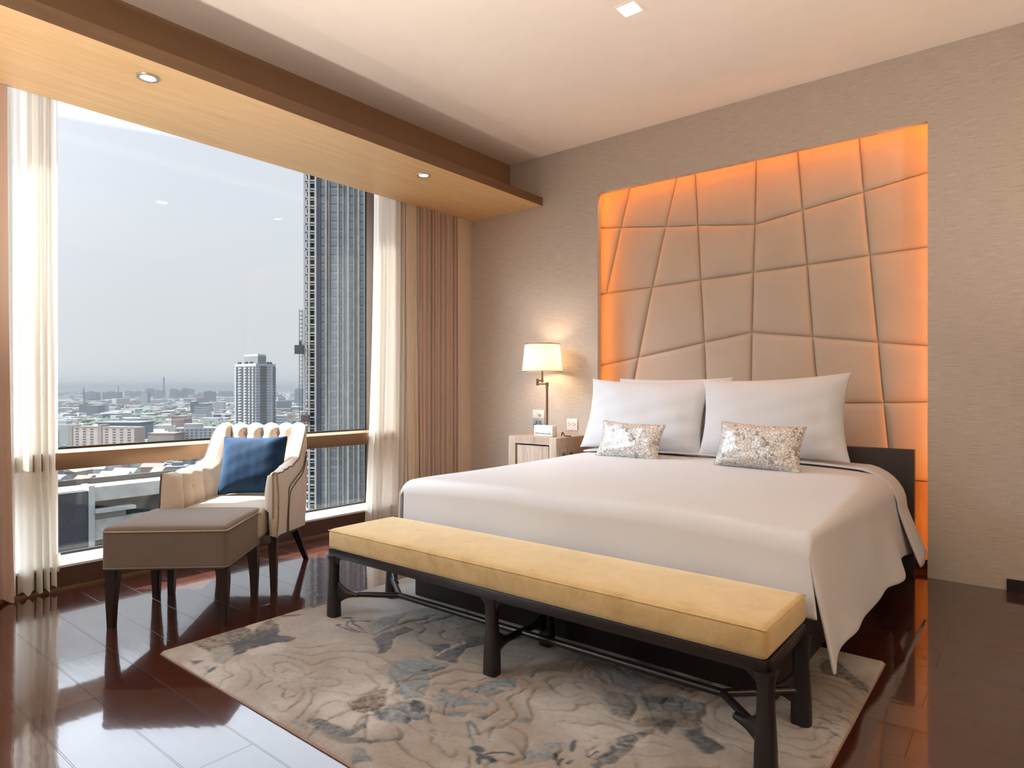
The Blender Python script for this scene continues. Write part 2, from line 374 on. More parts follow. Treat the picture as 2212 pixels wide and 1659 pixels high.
for r in range(5):
    c = 0
    while c < 7:
        if r == 2 and c == 0: quad = (rows[2][0], rows[2][2], rows[3][2], rows[3][0]); c2 = 2
        elif r > 2 and c == 0: quad = (rows[r][0], rows[r][2], rows[r+1][2], rows[r+1][0]); c2 = 2
        else: quad = (rows[r][c], rows[r][c+1], rows[r+1][c+1], rows[r+1][c]); c2 = c+1
        A, B, Cc, D = quad; base = len(vs)
        wd = max(.05, np.linalg.norm(((B+Cc)-(A+D))/2)); ht = max(.05, np.linalg.norm(((A+B)-(Cc+D))/2))
        # dense near the seams
        us = [.5-.5*math.cos(PI*i/(n-1)) for i in range(n)]
        for u in us:
            for v in us:
                p = (A*(1-u)+B*u)*(1-v)+(D*(1-u)+Cc*u)*v
                du = min(u, 1-u)*wd; dv = min(v, 1-v)*ht
                hgt = .020*math.sqrt(1-max(0, 1-du/.035)**2.4)*math.sqrt(1-max(0, 1-dv/.035)**2.4)+.010*(4*u*(1-u))*(4*v*(1-v))
                vs.append((p[0]+1.59, -hgt, p[1]-.53))
        fs += gridfaces(n, n, base); c = c2
mesh('padding', vs, fs, MAT['padded'], pn, angle=60)
box('backing_board', (XL+1.59, .002, 0), (XR+1.59, .028, ZT-.53), MAT['oakdark'], pn)
wd = wood('veneer base', (.36, .22, .115, 1), (.50, .33, .19, 1), 'z', .4, 30, stretch=16)
struct(box('trim_7', (XL, .19, .06), (XR, .234, .53), wd), 'wood veneer strip below the padded panel beside the bed', 'wall panel')
struct(box('baseboard_back', (XL, .18, 0), (XR, .2345, .06), MAT['black']), 'black skirting at the bottom of the niche', 'skirting')
struct(boxes('trim_8', [((XL-.03, .05, 0), (XL, .235, CEIL)), ((XR, .05, 0), (XR+.03, .235, CEIL)), ((XL, .05, ZT), (XR, .235, ZT+.03))], MAT['plaster']), 'hidden sides of the light cove around the padded panel', 'cove')
# ------------------------------------------------------------------ downlights
def round_dl(x, y, label):
    t = empty('recessed_downlight', (x, y, 2.645), 0, label, 'downlight', 'round downlights in the oak pelmet')
    lathe('trim_ring', [(.034, -.001), (.036, -.006), (.052, -.006), (.055, -.003), (.055, 0)], MAT['chrome'], t, 32, cap=False)
    lathe('black_gap', [(.033, -.002), (.036, -.004)], MAT['gasket'], t, 32, cap=False)
    lathe('lens', [(.0005, -.003), (.033, -.003), (.034, -.001), (.0005, -.001)], MAT['bulb'], t, 32)
round_dl(-3.425, -3.066, 'round recessed downlight with silver ring in the pelmet, nearer the left sheer curtain')
round_dl(-3.441, -1.186, 'round recessed downlight in the pelmet above the right sheer curtain')
t = empty('square_downlight', (-1.628, -1.44, CEIL), 0, 'square recessed downlight glowing in the cream ceiling', 'downlight')
bm = bmesh.new()
for lo, hi in (((-.062, -.062, -.004), (.062, -.05, 0)), ((-.062, .05, -.004), (.062, .062, 0)), ((-.062, -.05, -.004), (-.05, .05, 0)), ((.05, -.05, -.004), (.062, .05, 0))): addbox(bm, lo, hi)
bmobj('trim_frame', bm, MAT['ceiling'], t, False); box('lens', (-.045, -.045, -.003), (.045, .045, 0), MAT['bulb'], t)
# ================================================================== CURTAINS
def curtain(name, mat, y0, y1, x0, amp, npl, ztop, zbot, parent=None, flare=0., seed=0, nu=None, nv=34, ydrift=0., hemw=.0, ampb=None, ysh=None):
    nu = nu or npl*26+40; rr = np.random.default_rng(seed); ph = rr.uniform(-.5, .5, npl+2); vs = []
    for j in range(nv):
        tz = j/(nv-1); z = ztop+(zbot-ztop)*tz
        for i in range(nu):
            u = i/(nu-1); k = u*npl
            warp = .25*math.sin(2*PI*u*1.7+seed)+.12*tz*math.sin(2*PI*u*2.6+seed*2)
            a = (amp+(ampb-amp)*tz if ampb else amp)*(.75+.35*math.sin(k*1.9+seed))
            s = math.sin(2*PI*(k+warp))
            x = x0+a*(abs(s)**.8*(1 if s > 0 else -1))+flare*tz*tz*(.5+.5*math.sin(k*.9+seed))
            y = y0+(y1-y0)*u+ydrift*tz*tz*(1-u if ysh else 1)
            zz = z+(.012*math.sin(2*PI*k*1.0+seed) if j == nv-1 else 0)
            vs.append((x, y, zz))
    o = mesh(name, vs, gridfaces(nv, nu), mat, parent, angle=180); return o
# left pair
lc = empty('sheer_curtain', (-4.09, -3.4, 0), 0, 'white sheer curtain gathered at the left end of the window', 'curtain', 'sheer curtains')
curtain('voile', MAT['sheer'], -.20, .125, -.02, .017, 7, 2.78, .02, lc, 0., 3, ampb=.03, ydrift=.015, nv=40)
curtain('voile', MAT['sheer'], .0, .155, -.045, .012, 3, 2.78, .11, lc, 0., 8, ampb=.016)
lh = curtain('hem', MAT['lining'], .135, .165, -.03, .006, 1, .20, .11, lc, 0., 1, nu=14, nv=4)
ld = empty('drape', (-4.05, -3.6, 0), 0, 'rose taupe drape at the far left edge of the picture', 'curtain', 'lined drapes')
curtain('cloth', MAT['drapeleft'], -.24, .115, -.01, .025, 4, 2.64, .015, ld, .0, 5, ampb=.035, ydrift=.025)
# right pair
rc = empty('sheer_curtain', (-4.09, -.9, 0), 0, 'white sheer curtain hanging at the right end of the window', 'curtain', 'sheer curtains')
curtain('voile', MAT['sheer'], -.19, .26, -.02, .018, 8, 2.78, .03, rc, 0., 11, ampb=.028, ydrift=-.09, ysh=True, nv=40)
curtain('voile', MAT['sheer'], -.17, .10, -.04, .010, 4, 2.78, .03, rc, 0., 12, ampb=.014, ydrift=-.06, ysh=True)
rd = empty('drape', (-4.07, -.45, 0), 0, 'brown pleated drape with cream lining beside the corner pier', 'curtain', 'lined drapes')
curtain('cloth', MAT['drape'], -.20, .265, 0.0, .022, 10, 2.70, .02, rd, 0., 21, ampb=.024, nu=300)
curtain('lining', MAT['lining'], -.33, -.19, -.012, .012, 2, 2.70, .02, rd, 0., 23, ampb=.02, ydrift=.04)
# ================================================================== RUG
def rug():
    x0, x1, y0, y1 = -2.80, -.46, -3.262, -1.50; st = .006; hz = .016
    nx = int((x1-x0)/st)+1; ny = int((y1-y0)/st)+1
    X, Y = np.meshgrid(np.linspace(x0, x1, nx), np.linspace(y0, y1, ny), indexing='ij')
    def vnoise(sc, seed):
        r = np.random.default_rng(seed); g = r.random((64, 64))
        u = (X-x0)*sc; v = (Y-y0)*sc; i = np.floor(u).astype(int); j = np.floor(v).astype(int); fu = u-i; fv = v-j
        fu = fu*fu*(3-2*fu); fv = fv*fv*(3-2*fv); g_ = lambda a, b: g[a % 64, b % 64]
        return (g_(i, j)*(1-fu)+g_(i+1, j)*fu)*(1-fv)+(g_(i, j+1)*(1-fu)+g_(i+1, j+1)*fu)*fv
    def fbm(sc, seed): return .5*vnoise(sc, seed)+.3*vnoise(sc*2.1, seed+1)+.2*vnoise(sc*4.3, seed+2)
    wx = X+(fbm(14, 40)-.5)*.035; wy = Y+(fbm(14, 50)-.5)*.035
    n1 = fbm(3, 1); n2 = fbm(9, 5); n3 = vnoise(130, 9)*.5+vnoise(70, 10)*.5
    base = np.array([.31, .27, .235]); pale = np.array([.40, .365, .325]); tan = np.array([.26, .21, .165])
    col = base+(pale-base)*sstep(.42, .62, n1)[..., None]+(tan-base)*(sstep(.55, .75, 1-n1)[..., None])
    hgt = np.full(X.shape, hz)+.0015*(n2-.5)
    def toB(p): return floor_pt(480+p[0]/3.568, 1330+p[1]/3.568)
    def toC(p): return floor_pt(1000+p[0]/3.16, 1380+p[1]/3.16)
    def toD(p): return floor_pt(1600+p[0]/6.32, 1400+p[1]/6.32)
    def toA(p): return floor_pt(350+p[0]/2.949, 1250+p[1]/2.949)
    def seg_d(px, py, a, b):
        ax, ay = a; bx, by = b; dx, dy = bx-ax, by-ay; L = dx*dx+dy*dy+1e-12
        t = np.clip(((px-ax)*dx+(py-ay)*dy)/L, 0, 1); return np.hypot(px-ax-t*dx, py-ay-t*dy)
    def poly(pts):
        ins = np.zeros(X.shape, bool); dist = np.full(X.shape, 9.); N = len(pts)
        for i in range(N):
            (ax, ay), (bx, by) = pts[i], pts[(i+1) % N]
            c = ((ay > wy) != (by > wy)) & (wx < (bx-ax)*(wy-ay)/(by-ay+1e-12)+ax); ins ^= c
            dist = np.minimum(dist, seg_d(wx, wy, (ax, ay), (bx, by)))
        return np.where(ins, dist, -dist)
    navy = np.array([.030, .038, .052]); slate = np.array([.105, .125, .135]); greyb = np.array([.20, .195, .18]); dk = np.array([.022, .018, .018]); brown = np.array([.15, .115, .085]); bluegrey = np.array([.16, .20, .22])
    def paint(conv, pts, c, mott=.5, carve=True, op=1.):
        nonlocal col, hgt
        d = poly([conv(p) for p in pts]); m = sstep(-.004, .008, d)*op
        mt = 1-mott*sstep(.38, .62, .6*n3+.4*n2); m = m*mt
        col = col*(1-m[..., None])+c*m[..., None]
        if carve: hgt = hgt-.004*np.exp(-(d/.004)**2)
    def line(conv, pts, c, wdt, g=0., op=1., sm=True):
        nonlocal col, hgt
        q = [conv(p) for p in pts]; q = catmull(q, 5) if sm and len(q) > 2 else q
        d = np.full(X.shape, 9.)
        for a, b in zip(q, q[1:]): d = np.minimum(d, seg_d(wx, wy, a, b))
        m = sstep(wdt*1.3, wdt*.6, d)*op
        if c is not None: col = col*(1-m[..., None])+c*m[..., None]
        if g: hgt = hgt-g*np.exp(-(d/.005)**2)
    A, B, C_, D_ = toA, toB, toC, toD
    # broad grey petals first
    paint(C_, [(-560, -120), (-200, -200), (200, -110), (700, 40), (1000, 120), (900, 200), (500, 160), (300, 260), (-100, 120), (-420, 60)], greyb, .35, op=.8)
    paint(C_, [(280, 180), (600, 200), (900, 190), (1010, 350), (700, 330), (560, 400), (330, 330)], brown*1.5, .4, op=.7)
    paint(C_, [(960, 370), (1180, 420), (1190, 480), (1130, 590), (1010, 540), (950, 450)], greyb*.7, .3)
    paint(C_, [(1190, 410), (1450, 400), (1640, 470), (1660, 560), (1480, 590), (1250, 520)], slate, .45)
    paint(C_, [(1150, 590), (1300, 550), (1480, 520), (1640, 560), (1620, 640), (1400, 630), (1200, 630)], brown*.9, .4)
    paint(C_, [(1050, 150), (1330, 190), (1480, 270), (1700, 320), (1640, 380), (1560, 400), (1380, 330), (1150, 290)], dk*1.5, .25)
    paint(C_, [(700, 60), (950, 130), (1150, 220), (1350, 330), (1200, 400), (1000, 330), (850, 230)], slate*.9, .5)
    paint(C_, [(0, -60), (160, -70), (260, 0), (180, 60), (30, 80), (-60, 20)], slate, .4)
    paint(C_, [(1240, 430), (1440, 425), (1460, 460), (1350, 480), (1250, 460)], navy, .3, False)
    paint(C_, [(900, 882), (960, 790), (1050, 710), (1200, 660), (1330, 640), (1320, 672), (1180, 740), (1080, 830), (1000, 890), (960, 930), (880, 930)], slate*.7, .45)
    paint(C_, [(1300, 590), (1400, 560), (1470, 590), (1440, 640), (1390, 680), (1320, 640)], dk, .3)
    paint(C_, [(1500, 650), (1640, 640), (1660, 700), (1780, 750), (1780, 780), (1700, 815), (1620, 810), (1530, 720)], navy, .25)
    paint(C_, [(410, 780), (560, 740), (690, 720), (660, 800), (600, 870), (430, 900)], slate*1.3, .65)
    paint(C_, [(310, 580), (430, 560), (480, 585), (420, 610)], slate, .4, False)
    line(C_, [(750, 790), (780, 730)], navy, .008); line(C_, [(850, 835), (920, 800)], navy, .004); line(C_, [(660, 880), (680, 840)], navy, .006); line(C_, [(720, 882), (745, 860)], navy, .006); line(C_, [(640, 850), (640, 810)], navy, .006)
    line(C_, [(70, 790), (110, 800)], navy, .018); line(C_, [(95, 830), (150, 840), (250, 815), (335, 832)], navy, .006); line(C_, [(105, 870), (130, 850), (180, 860), (230, 890)], navy, .008); line(C_, [(120, 900), (125, 850)], navy, .006); line(C_, [(310, 830), (340, 832)], navy, .010)
    line(C_, [(70, 760), (40, 620), (60, 590)], slate, .004, .003); line(C_, [(60, 600), (110, 680)], slate, .005, .003); line(C_, [(160, 705), (220, 630), (300, 580)], slate, .002, .003)
    # left part
    paint(A, [(150, 400), (235, 400), (330, 365), (540, 325), (590, 355), (640, 300), (690, 275), (740, 310), (750, 380), (770, 375), (855, 395), (830, 420), (720, 425), (560, 470), (450, 515), (430, 450), (340, 480), (300, 490), (235, 455)], brown*.62, .5)
    paint(A, [(440, 440), (600, 370), (740, 330), (755, 385), (850, 398), (825, 418), (720, 425), (560, 470), (450, 512)], navy*1.1, .35, False)
    paint(A, [(310, 480), (420, 440), (470, 500), (400, 570), (320, 560)], greyb*1.2, .4)
    paint(A, [(160, 545), (230, 545), (290, 545), (260, 555), (210, 572)], navy, .2, False)
    paint(A, [(275, 615), (300, 595), (360, 580), (350, 598), (300, 625)], navy, .2, False)
    paint(A, [(735, 255), (900, 248), (860, 262), (770, 266)], navy*1.3, .5, False)
    paint(A, [(900, 200), (1040, 165), (1045, 185), (960, 205)], navy*1.5, .5, False)
    paint(B, [(1120, 140), (1180, 60), (1420, 0), (1380, 60), (1240, 150), (1150, 190)], bluegrey*.8, .55)
    paint(B, [(1160, 190), (1420, 105), (1470, 130), (1350, 185), (1310, 205), (1310, 270), (1270, 310), (1200, 322), (1190, 280), (1150, 225)], navy*1.1, .3)
    paint(B, [(1520, 85), (1640, 50), (1800, 10), (1900, -20), (1900, 0), (1700, 60), (1560, 90)], navy*1.2, .3)
    for k in range(6): line(B, [(1230+k*45, 150-k*18), (1330+k*60, 95-k*14), (1480+k*30, 70-k*10)], slate, .003, .003, .8)
    paint(B, [(1420, 170), (1750, 150), (2040, 60), (2040, 180), (1760, 220), (1600, 245)], greyb*1.1, .5, op=.7)
    paint(B, [(1600, 250), (1720, 236), (1750, 250), (1690, 320), (1830, 250), (1900, 200), (2040, 170), (2040, 240), (1900, 270), (1840, 330), (1800, 400), (1740, 390), (1640, 350), (1650, 310), (1600, 290)], navy, .25)
    line(B, [(1680, 335), (1720, 290), (1800, 250), (1860, 225)], pale, .007, .002)
    paint(B, [(1290, 390), (1450, 340), (1560, 350), (1760, 410), (1700, 450), (1520, 490), (1350, 550), (1250, 555), (1260, 480)], slate*1.25, .45)
    paint(B, [(1530, 445), (1700, 430), (1750, 425), (1690, 455), (1560, 470)], navy*1.2, .3, False)
    paint(B, [(1350, 560), (1500, 490), (1600, 480), (1590, 620), (1540, 670), (1400, 680), (1330, 620)], slate*1.45, .4)
    paint(B, [(960, 710), (1100, 620), (1270, 580), (1240, 640), (1270, 690), (1180, 760), (1080, 790), (980, 750)], brown*.8, .45)
    paint(B, [(1150, 770), (1260, 720), (1420, 690), (1520, 720), (1620, 800), (1500, 830), (1390, 870), (1200, 830)], slate*1.2, .45)
    paint(B, [(1430, 720), (1470, 690), (1550, 700), (1575, 760), (1540, 785), (1470, 770)], navy, .25, False)
    paint(B, [(640, 840), (690, 810), (770, 830), (940, 910), (1010, 890), (1090, 840), (1100, 790), (1130, 800), (1110, 880), (1000, 950), (1180, 985), (1410, 965), (1410, 980), (1250, 1010), (1050, 1030), (900, 1010), (760, 950), (690, 890)], slate*.62, .4)
    paint(B, [(500, 850), (600, 840), (680, 920), (620, 930)], slate*1.2, .5, False)
    paint(B, [(960, 1110), (1010, 1050), (1110, 1080), (1160, 1174), (1000, 1174)], slate*.9, .5)
    for pg in ([(1640, 680), (1700, 600), (1850, 650), (2070, 700), (2060, 730), (1900, 720), (1770, 740), (1680, 730)], [(1990, 570), (2100, 500), (2260, 500), (2260, 580)], [(1860, 600), (1970, 560), (2170, 610), (2100, 655), (1980, 640)], [(1740, 770), (1900, 765), (1870, 810), (1760, 810)], [(1930, 790), (2060, 780), (2040, 820), (1960, 820)]):
        paint(B, pg, bluegrey*.8, .45)
    for pg in ([(760, 405), (830, 390), (920, 440), (910, 480), (850, 450)], [(770, 500), (830, 490), (820, 540), (750, 560)], [(650, 590), (720, 565), (740, 585), (670, 605)], [(590, 500), (660, 480), (630, 530)], [(480, 430), (540, 415), (520, 440)]):
        paint(B, pg, slate*1.6, .5, False, .8)
    for ln in ([(1110, 165), (1040, 140), (965, 120)], [(1090, 160), (990, 115), (970, 80), (1000, 62)], [(1095, 145), (1040, 95), (1000, 62), (1120, 66)], [(1060, 160), (940, 120), (870, 100)], [(1060, 110), (1030, 90), (1010, 60)]): line(B, ln, navy, .004)
    line(B, [(950, 48), (1000, 48)], navy, .011); line(B, [(885, 97), (915, 97)], navy, .007); line(B, [(1100, 66), (1128, 68)], navy, .007)
    paint(D_, [(1180, 200), (1350, 240), (1500, 370), (1640, 500), (1780, 600), (1750, 650), (1560, 600), (1350, 440), (1120, 400), (1080, 330)], dk, .4)
    paint(D_, [(1080, 200), (1300, 200), (1420, 330), (1300, 380), (1090, 360)], brown*.5, .6, False)
    for a, b in (((1050, 1010), (1190, 1080)), ((930, 1130), (1140, 1180)), ((1210, 1210), (1320, 1250)), ((1150, 850), (1400, 940)), ((1020, 1550), (1120, 1570)), ((1350, 1000), (1530, 1080))): line(D_, [a, b], slate*.8, .008, 0, .7, False)
    # petals: concentric wobbly carved arcs round the flowers
    def rings(conv, p, rx, ry, nr, seed):
        nonlocal col, hgt
        cx, cy = conv(p); a = np.arctan2((wy-cy)/ry, (wx-cx)/rx); rr = np.hypot((wx-cx)/rx, (wy-cy)/ry)
        nz = fbm(5, seed); q = (rr+.16*np.sin(a*3+seed)+.1*np.sin(a*5-seed*2)+.35*(nz-.5))*nr+a/(2*PI)*2
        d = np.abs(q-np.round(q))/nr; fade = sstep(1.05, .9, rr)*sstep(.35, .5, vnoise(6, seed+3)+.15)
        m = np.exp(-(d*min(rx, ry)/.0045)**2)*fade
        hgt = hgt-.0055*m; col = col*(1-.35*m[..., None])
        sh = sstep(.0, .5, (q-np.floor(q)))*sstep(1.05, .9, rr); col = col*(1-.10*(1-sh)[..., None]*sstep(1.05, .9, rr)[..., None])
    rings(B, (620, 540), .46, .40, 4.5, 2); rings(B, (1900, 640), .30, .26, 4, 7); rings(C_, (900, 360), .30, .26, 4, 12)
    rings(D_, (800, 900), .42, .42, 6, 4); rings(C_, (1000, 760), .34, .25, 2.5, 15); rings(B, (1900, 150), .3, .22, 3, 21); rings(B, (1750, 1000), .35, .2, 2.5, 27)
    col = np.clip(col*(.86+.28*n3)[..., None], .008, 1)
    # rounded rim
    e = np.minimum(np.minimum(X-x0, x1-X), np.minimum(Y-y0, y1-Y)); hgt = hgt*np.sqrt(np.clip(1-(1-np.clip(e/.012, 0, 1))**2, .12, 1))
    vs = np.stack([X.ravel(), Y.ravel(), hgt.ravel()], 1)
    idx = np.arange(nx*ny).reshape(nx, ny); fs = np.stack([idx[:-1, :-1], idx[1:, :-1], idx[1:, 1:], idx[:-1, 1:]], -1).reshape(-1, 4)
    me = bpy.data.meshes.new('rug'); me.vertices.add(len(vs)); me.vertices.foreach_set('co', vs.ravel())
    me.loops.add(fs.size); me.polygons.add(len(fs)); me.loops.foreach_set('vertex_index', fs.ravel()); me.polygons.foreach_set('loop_start', np.arange(len(fs))*4)
    me.update(calc_edges=True); me.polygons.foreach_set('use_smooth', [True]*len(fs))
    ca = me.color_attributes.new('pattern', 'FLOAT_COLOR', 'POINT'); ca.data.foreach_set('color', np.concatenate([col.reshape(-1, 3), np.ones((nx*ny, 1))], 1).ravel())
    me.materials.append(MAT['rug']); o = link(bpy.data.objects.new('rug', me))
    tag(o, 'beige wool rug carved with grey and navy flowers under bench and bed', 'rug')
    e_ = .004
    box('binding', (x0-e_, y0-e_, .0005), (x1+e_, y1+e_, .004), MAT['rugedge'], o)
    return o
rug()
RZ = .0165
# ================================================================== BED
bed = empty('bed', (-1.59, -1.1, 0), 0, 'king size bed with dark wooden base and headboard in front of the padded panel', 'bed')
def bl(lo, hi): return (tuple(np.subtract(lo, (-1.59, -1.1, 0))), tuple(np.subtract(hi, (-1.59, -1.1, 0))))
bx = lambda name, lo, hi, m, bev=0.: box(name, *bl(lo, hi), m, bed, bev)
bx('base', (-2.52, -2.115, RZ), (-.69, -.10, .30), MAT['ebonyx'], .006)
bx('headboard', (-2.66, -.075, 0.0), (-.535, -.012, .742), MAT['ebonyx'], .004)
bx('mattress', (-2.57, -2.09, .30), (-.63, -.09, .57), MAT['sheet'], .04)
# duvet
def duvet():
    xl, xr, yf, yh = -2.625, -.575, -2.135, -.30
    nt, ny = 60, 56; vs = []; st = []
    top = lambda x, v: .606+.040*(1-abs((x+1.6)/1.03)**3.2)*(1-.15*abs(2*v-1)**3)+.012*sstep(.55, 1, v)
    ys = [yf+(yh-yf)*(1-math.cos(PI*.5*j/(ny-1)))**1.0 if False else yf+(yh-yf)*(j/(ny-1))**1.25 for j in range(ny)]
    rows = []
    for j, y in enumerate(ys):
        v = j/(ny-1); row = []
        R = .028+.12*sstep(.08, 1, v)           # right shoulder radius grows toward the head
        hem = .20+.010*math.sin(y*9)-.03*sstep(.07, 0, v)
        ze = top(xr-R, v)
        dz = 0.0
        dfoot = y-yf; RF = .06; drop = RF-math.sqrt(max(0, RF*RF-max(0, RF-dfoot)**2))
        # left drop
        for k in range(8): t = k/7; row.append((xl-.012+.012*t, y, .30+(.56-.30)*t))
        for k in range(1, 6): a = PI/2*k/6; row.append((xl+.05*(1-math.cos(a)), y, .56+(top(xl+.05, v)-.56)*math.sin(a)-drop))
        for k in range(nt):
            x = xl+.05+(xr-R-xl-.05)*k/(nt-1); w_ = .004*math.sin(7*x+3*y)*math.sin(5*y-2*x); row.append((x, y, top(x, v)+w_-drop))
        for k in range(1, 8): a = PI/2*k/7; row.append((xr-R+R*math.sin(a), y, ze-R*(1-math.cos(a))-drop))
        zz = ze-R-drop
        for k in range(1, 19):
            t = k/18; z = zz+(hem-zz)*t
            fl = .075*(t**1.15)*(1+.25*math.sin(y*5.5+1)+.12*math.sin(y*13))
            row.append((xr+fl+.012*t*math.sin(y*8+2*t), y-.012*t*(1 if j == 0 else 0), z))
        rows.append(row)
    nc = len(rows[0])
    for r in rows: vs += r
    fs = gridfaces(ny, nc)
    # foot drop
    first = 13-5+0; i0 = 12; i1 = 13+nt+4
    nfr = 16; base = len(vs); cnt = i1-i0+1
    for k in range(1, nfr+1):
        t = k/nfr
        for i in range(i0, i1+1):
            x, y, z = rows[0][i]
            if k < 1: pass
            else:
                q = t; z2 = z+(.335-z)*q; yy = yf-.012*q-.006*q*math.sin(x*6)-.004*math.sin(x*11+2)*q
            xx = x+(.032*(t if i > (i0+i1)/2 else 0))*((i-i0)/cnt)**12
            vs.append((xx, yy, z2))
    for i in range(i0, i1): fs.append((i, i+1, base+i+1-i0, base+i-i0))
    for k in range(nfr-1):
        for i in range(cnt-1): a = base+k*cnt+i; fs.append((a, a+1, a+1+cnt, a+cnt))
    vs = [(x+1.59, y+1.1, z) for x, y, z in vs]
    o = mesh('duvet', vs, fs, MAT['sheet'], bed, angle=180)
    bm = bmesh.new(); bm.from_mesh(o.data); bmesh.ops.recalc_face_normals(bm, faces=bm.faces)
    if sum(f.normal.z*f.calc_area() for f in bm.faces) < 0: bmesh.ops.reverse_faces(bm, faces=bm.faces)
    bm.to_mesh(o.data); bm.free()
    sd = o.modifiers.new('thickness', 'SOLIDIFY'); sd.thickness = .014; sd.offset = -1
    ss = o.modifiers.new('smooth', 'SUBSURF'); ss.levels = 1; ss.render_levels = 1
    # turned-back sheet at the head
    vs = []; na, nb = 46, 9
    for j in range(nb):
        y = -.44+.26*j/(nb-1); v = .93+.07*j/(nb-1); R = .15
        for k in range(na):
            x = -2.55+(-.78+2.55)*k/(na-1)
            vs.append((x, y, top(x, v)+.012+.004*math.sin(9*x)*(j/(nb-1))))
        for k in range(1, 9): a = PI/2*k/8; vs.append((-.78+.215*math.sin(a), y, top(-.78, v)+.012-.2*(1-math.cos(a))))
        zz = top(-.78, v)+.012-.2
        for k in range(1, 13):
            t = k/12; hm = .155+.03*j/(nb-1)
            vs.append((-.565+.10*t**1.1+.006*math.sin(j*.7), y, zz+(hm-zz)*t))
    nc = na+8+12
    vs = [(x+1.59, y+1.1, z) for x, y, z in vs]
    o = mesh('turned_sheet', vs, gridfaces(nb, nc), MAT['sheet'], bed, angle=180)
    sd = o.modifiers.new('thickness', 'SOLIDIFY'); sd.thickness = .010; sd.offset = 1
duvet()
# pillows ---------------------------------------------------------
def pillow_geo(w, h, t, pinch=.06, n=34, pw=2.6, wr=.004, seed=0, ears=0.):
    vs, fs = [], []; rr = np.random.default_rng(seed); a, b, c = rr.uniform(0, 6, 3)
    for side in (1, -1):
        base = len(vs)
        for i in range(n):
            for j in range(n):
                u = -math.cos(PI*i/(n-1)); v = -math.cos(PI*j/(n-1))
                x = u*w/2*(1-pinch*u*u*(1-v*v)); y = v*h/2*(1-pinch*1.2*v*v*(1-u*u))
                th = t/2*((1-abs(u)**pw)*(1-abs(v)**pw))**.55
                rim = .5-.5*math.cos(PI*min(1, (1-max(abs(u), abs(v)))*4))
                wrk = wr*(math.sin(9*u+4*v+a)+.7*math.sin(13*v-6*u+b)+.5*math.sin(21*u+c))*rim
                cr = wr*2.2*math.sin(10*math.atan2(v, u)+a)*max(0, math.hypot(u, v)-.75)*rim
                vs.append((x, side*(th+wrk+cr), y))
        f = gridfaces(n, n, base); fs += f if side < 0 else [q[::-1] for q in f]
    return vs, fs
def pillow(name, w, h, t, mat, loc, tilt, rz, roll=0., parent=None, **kw):
    vs, fs = pillow_geo(w, h, t, **kw)
    me = bpy.data.meshes.new(name); me.from_pydata(vs, [], fs); me.materials.append(mat)
    bm = bmesh.new(); bm.from_mesh(me); bmesh.ops.remove_doubles(bm, verts=bm.verts, dist=1e-5); bmesh.ops.recalc_face_normals(bm, faces=bm.faces); bm.to_mesh(me); bm.free()
    me.polygons.foreach_set('use_smooth', [True]*len(me.polygons))
    o = link(bpy.data.objects.new(name, me), parent)
    M_ = Matrix.Rotation(rz, 4, 'Z') @ Matrix.Rotation(tilt, 4, 'X') @ Matrix.Rotation(roll, 4, 'Y')
    o.matrix_world = Matrix.Translation(loc) @ M_; return o
pl = pillow('bed_pillow', .94, .53, .20, MAT['pillow'], (-2.135, -.315, .905), math.radians(-17), 0, math.radians(1.5), pinch=.085, seed=1)
tag(pl, 'large white pillow standing on the window side of the bed', 'pillow', 'large white pillows')
pr = pillow('bed_pillow', .90, .54, .20, MAT['pillow'], (-1.262, -.325, .915), math.radians(-17), 0, math.radians(-2.6), pinch=.085, seed=5)
tag(pr, 'large white pillow leaning on the headboard at the right end, tallest corner at top right', 'pillow', 'large white pillows')
pb = pillow('bed_pillow', .86, .52, .14, MAT['pillow'], (-2.0, -.165, .915), math.radians(-10), 0, 0, pinch=.05, seed=9)
tag(pb, 'white pillow mostly hidden behind the window side pillow, only a corner showing', 'pillow', 'large white pillows')
def bolster(loc, rz, label, seed, w=.47, h=.255):
    o = pillow('scatter_cushion', w, h, .13, MAT['bolster'], loc, math.radians(-20), rz, math.radians(2.), pinch=.075, seed=seed, wr=.003)
    tag(o, label, 'cushion', 'small patterned cushions')
    n = 40; pts = []
    for k in range(4*n):
        s = k//n; t = (k % n)/n*2-1; u, v = ((t, -1), (1, t), (-t, 1), (-1, -t))[s]
        pts.append((u*w/2*(1-.075*u*u*(1-v*v)), 0, v*h/2*(1-.09*v*v*(1-u*u))))
    tube('piping', pts, .004, MAT['bolster'], o, 6, True)
bolster((-2.055, -.66, .752), math.radians(-3), 'small silver patterned cushion leaning on the window side pillow', 3)
bolster((-1.205, -.72, .770), math.radians(-2), 'small silver patterned cushion leaning on the right hand pillow', 4, .48, .265)
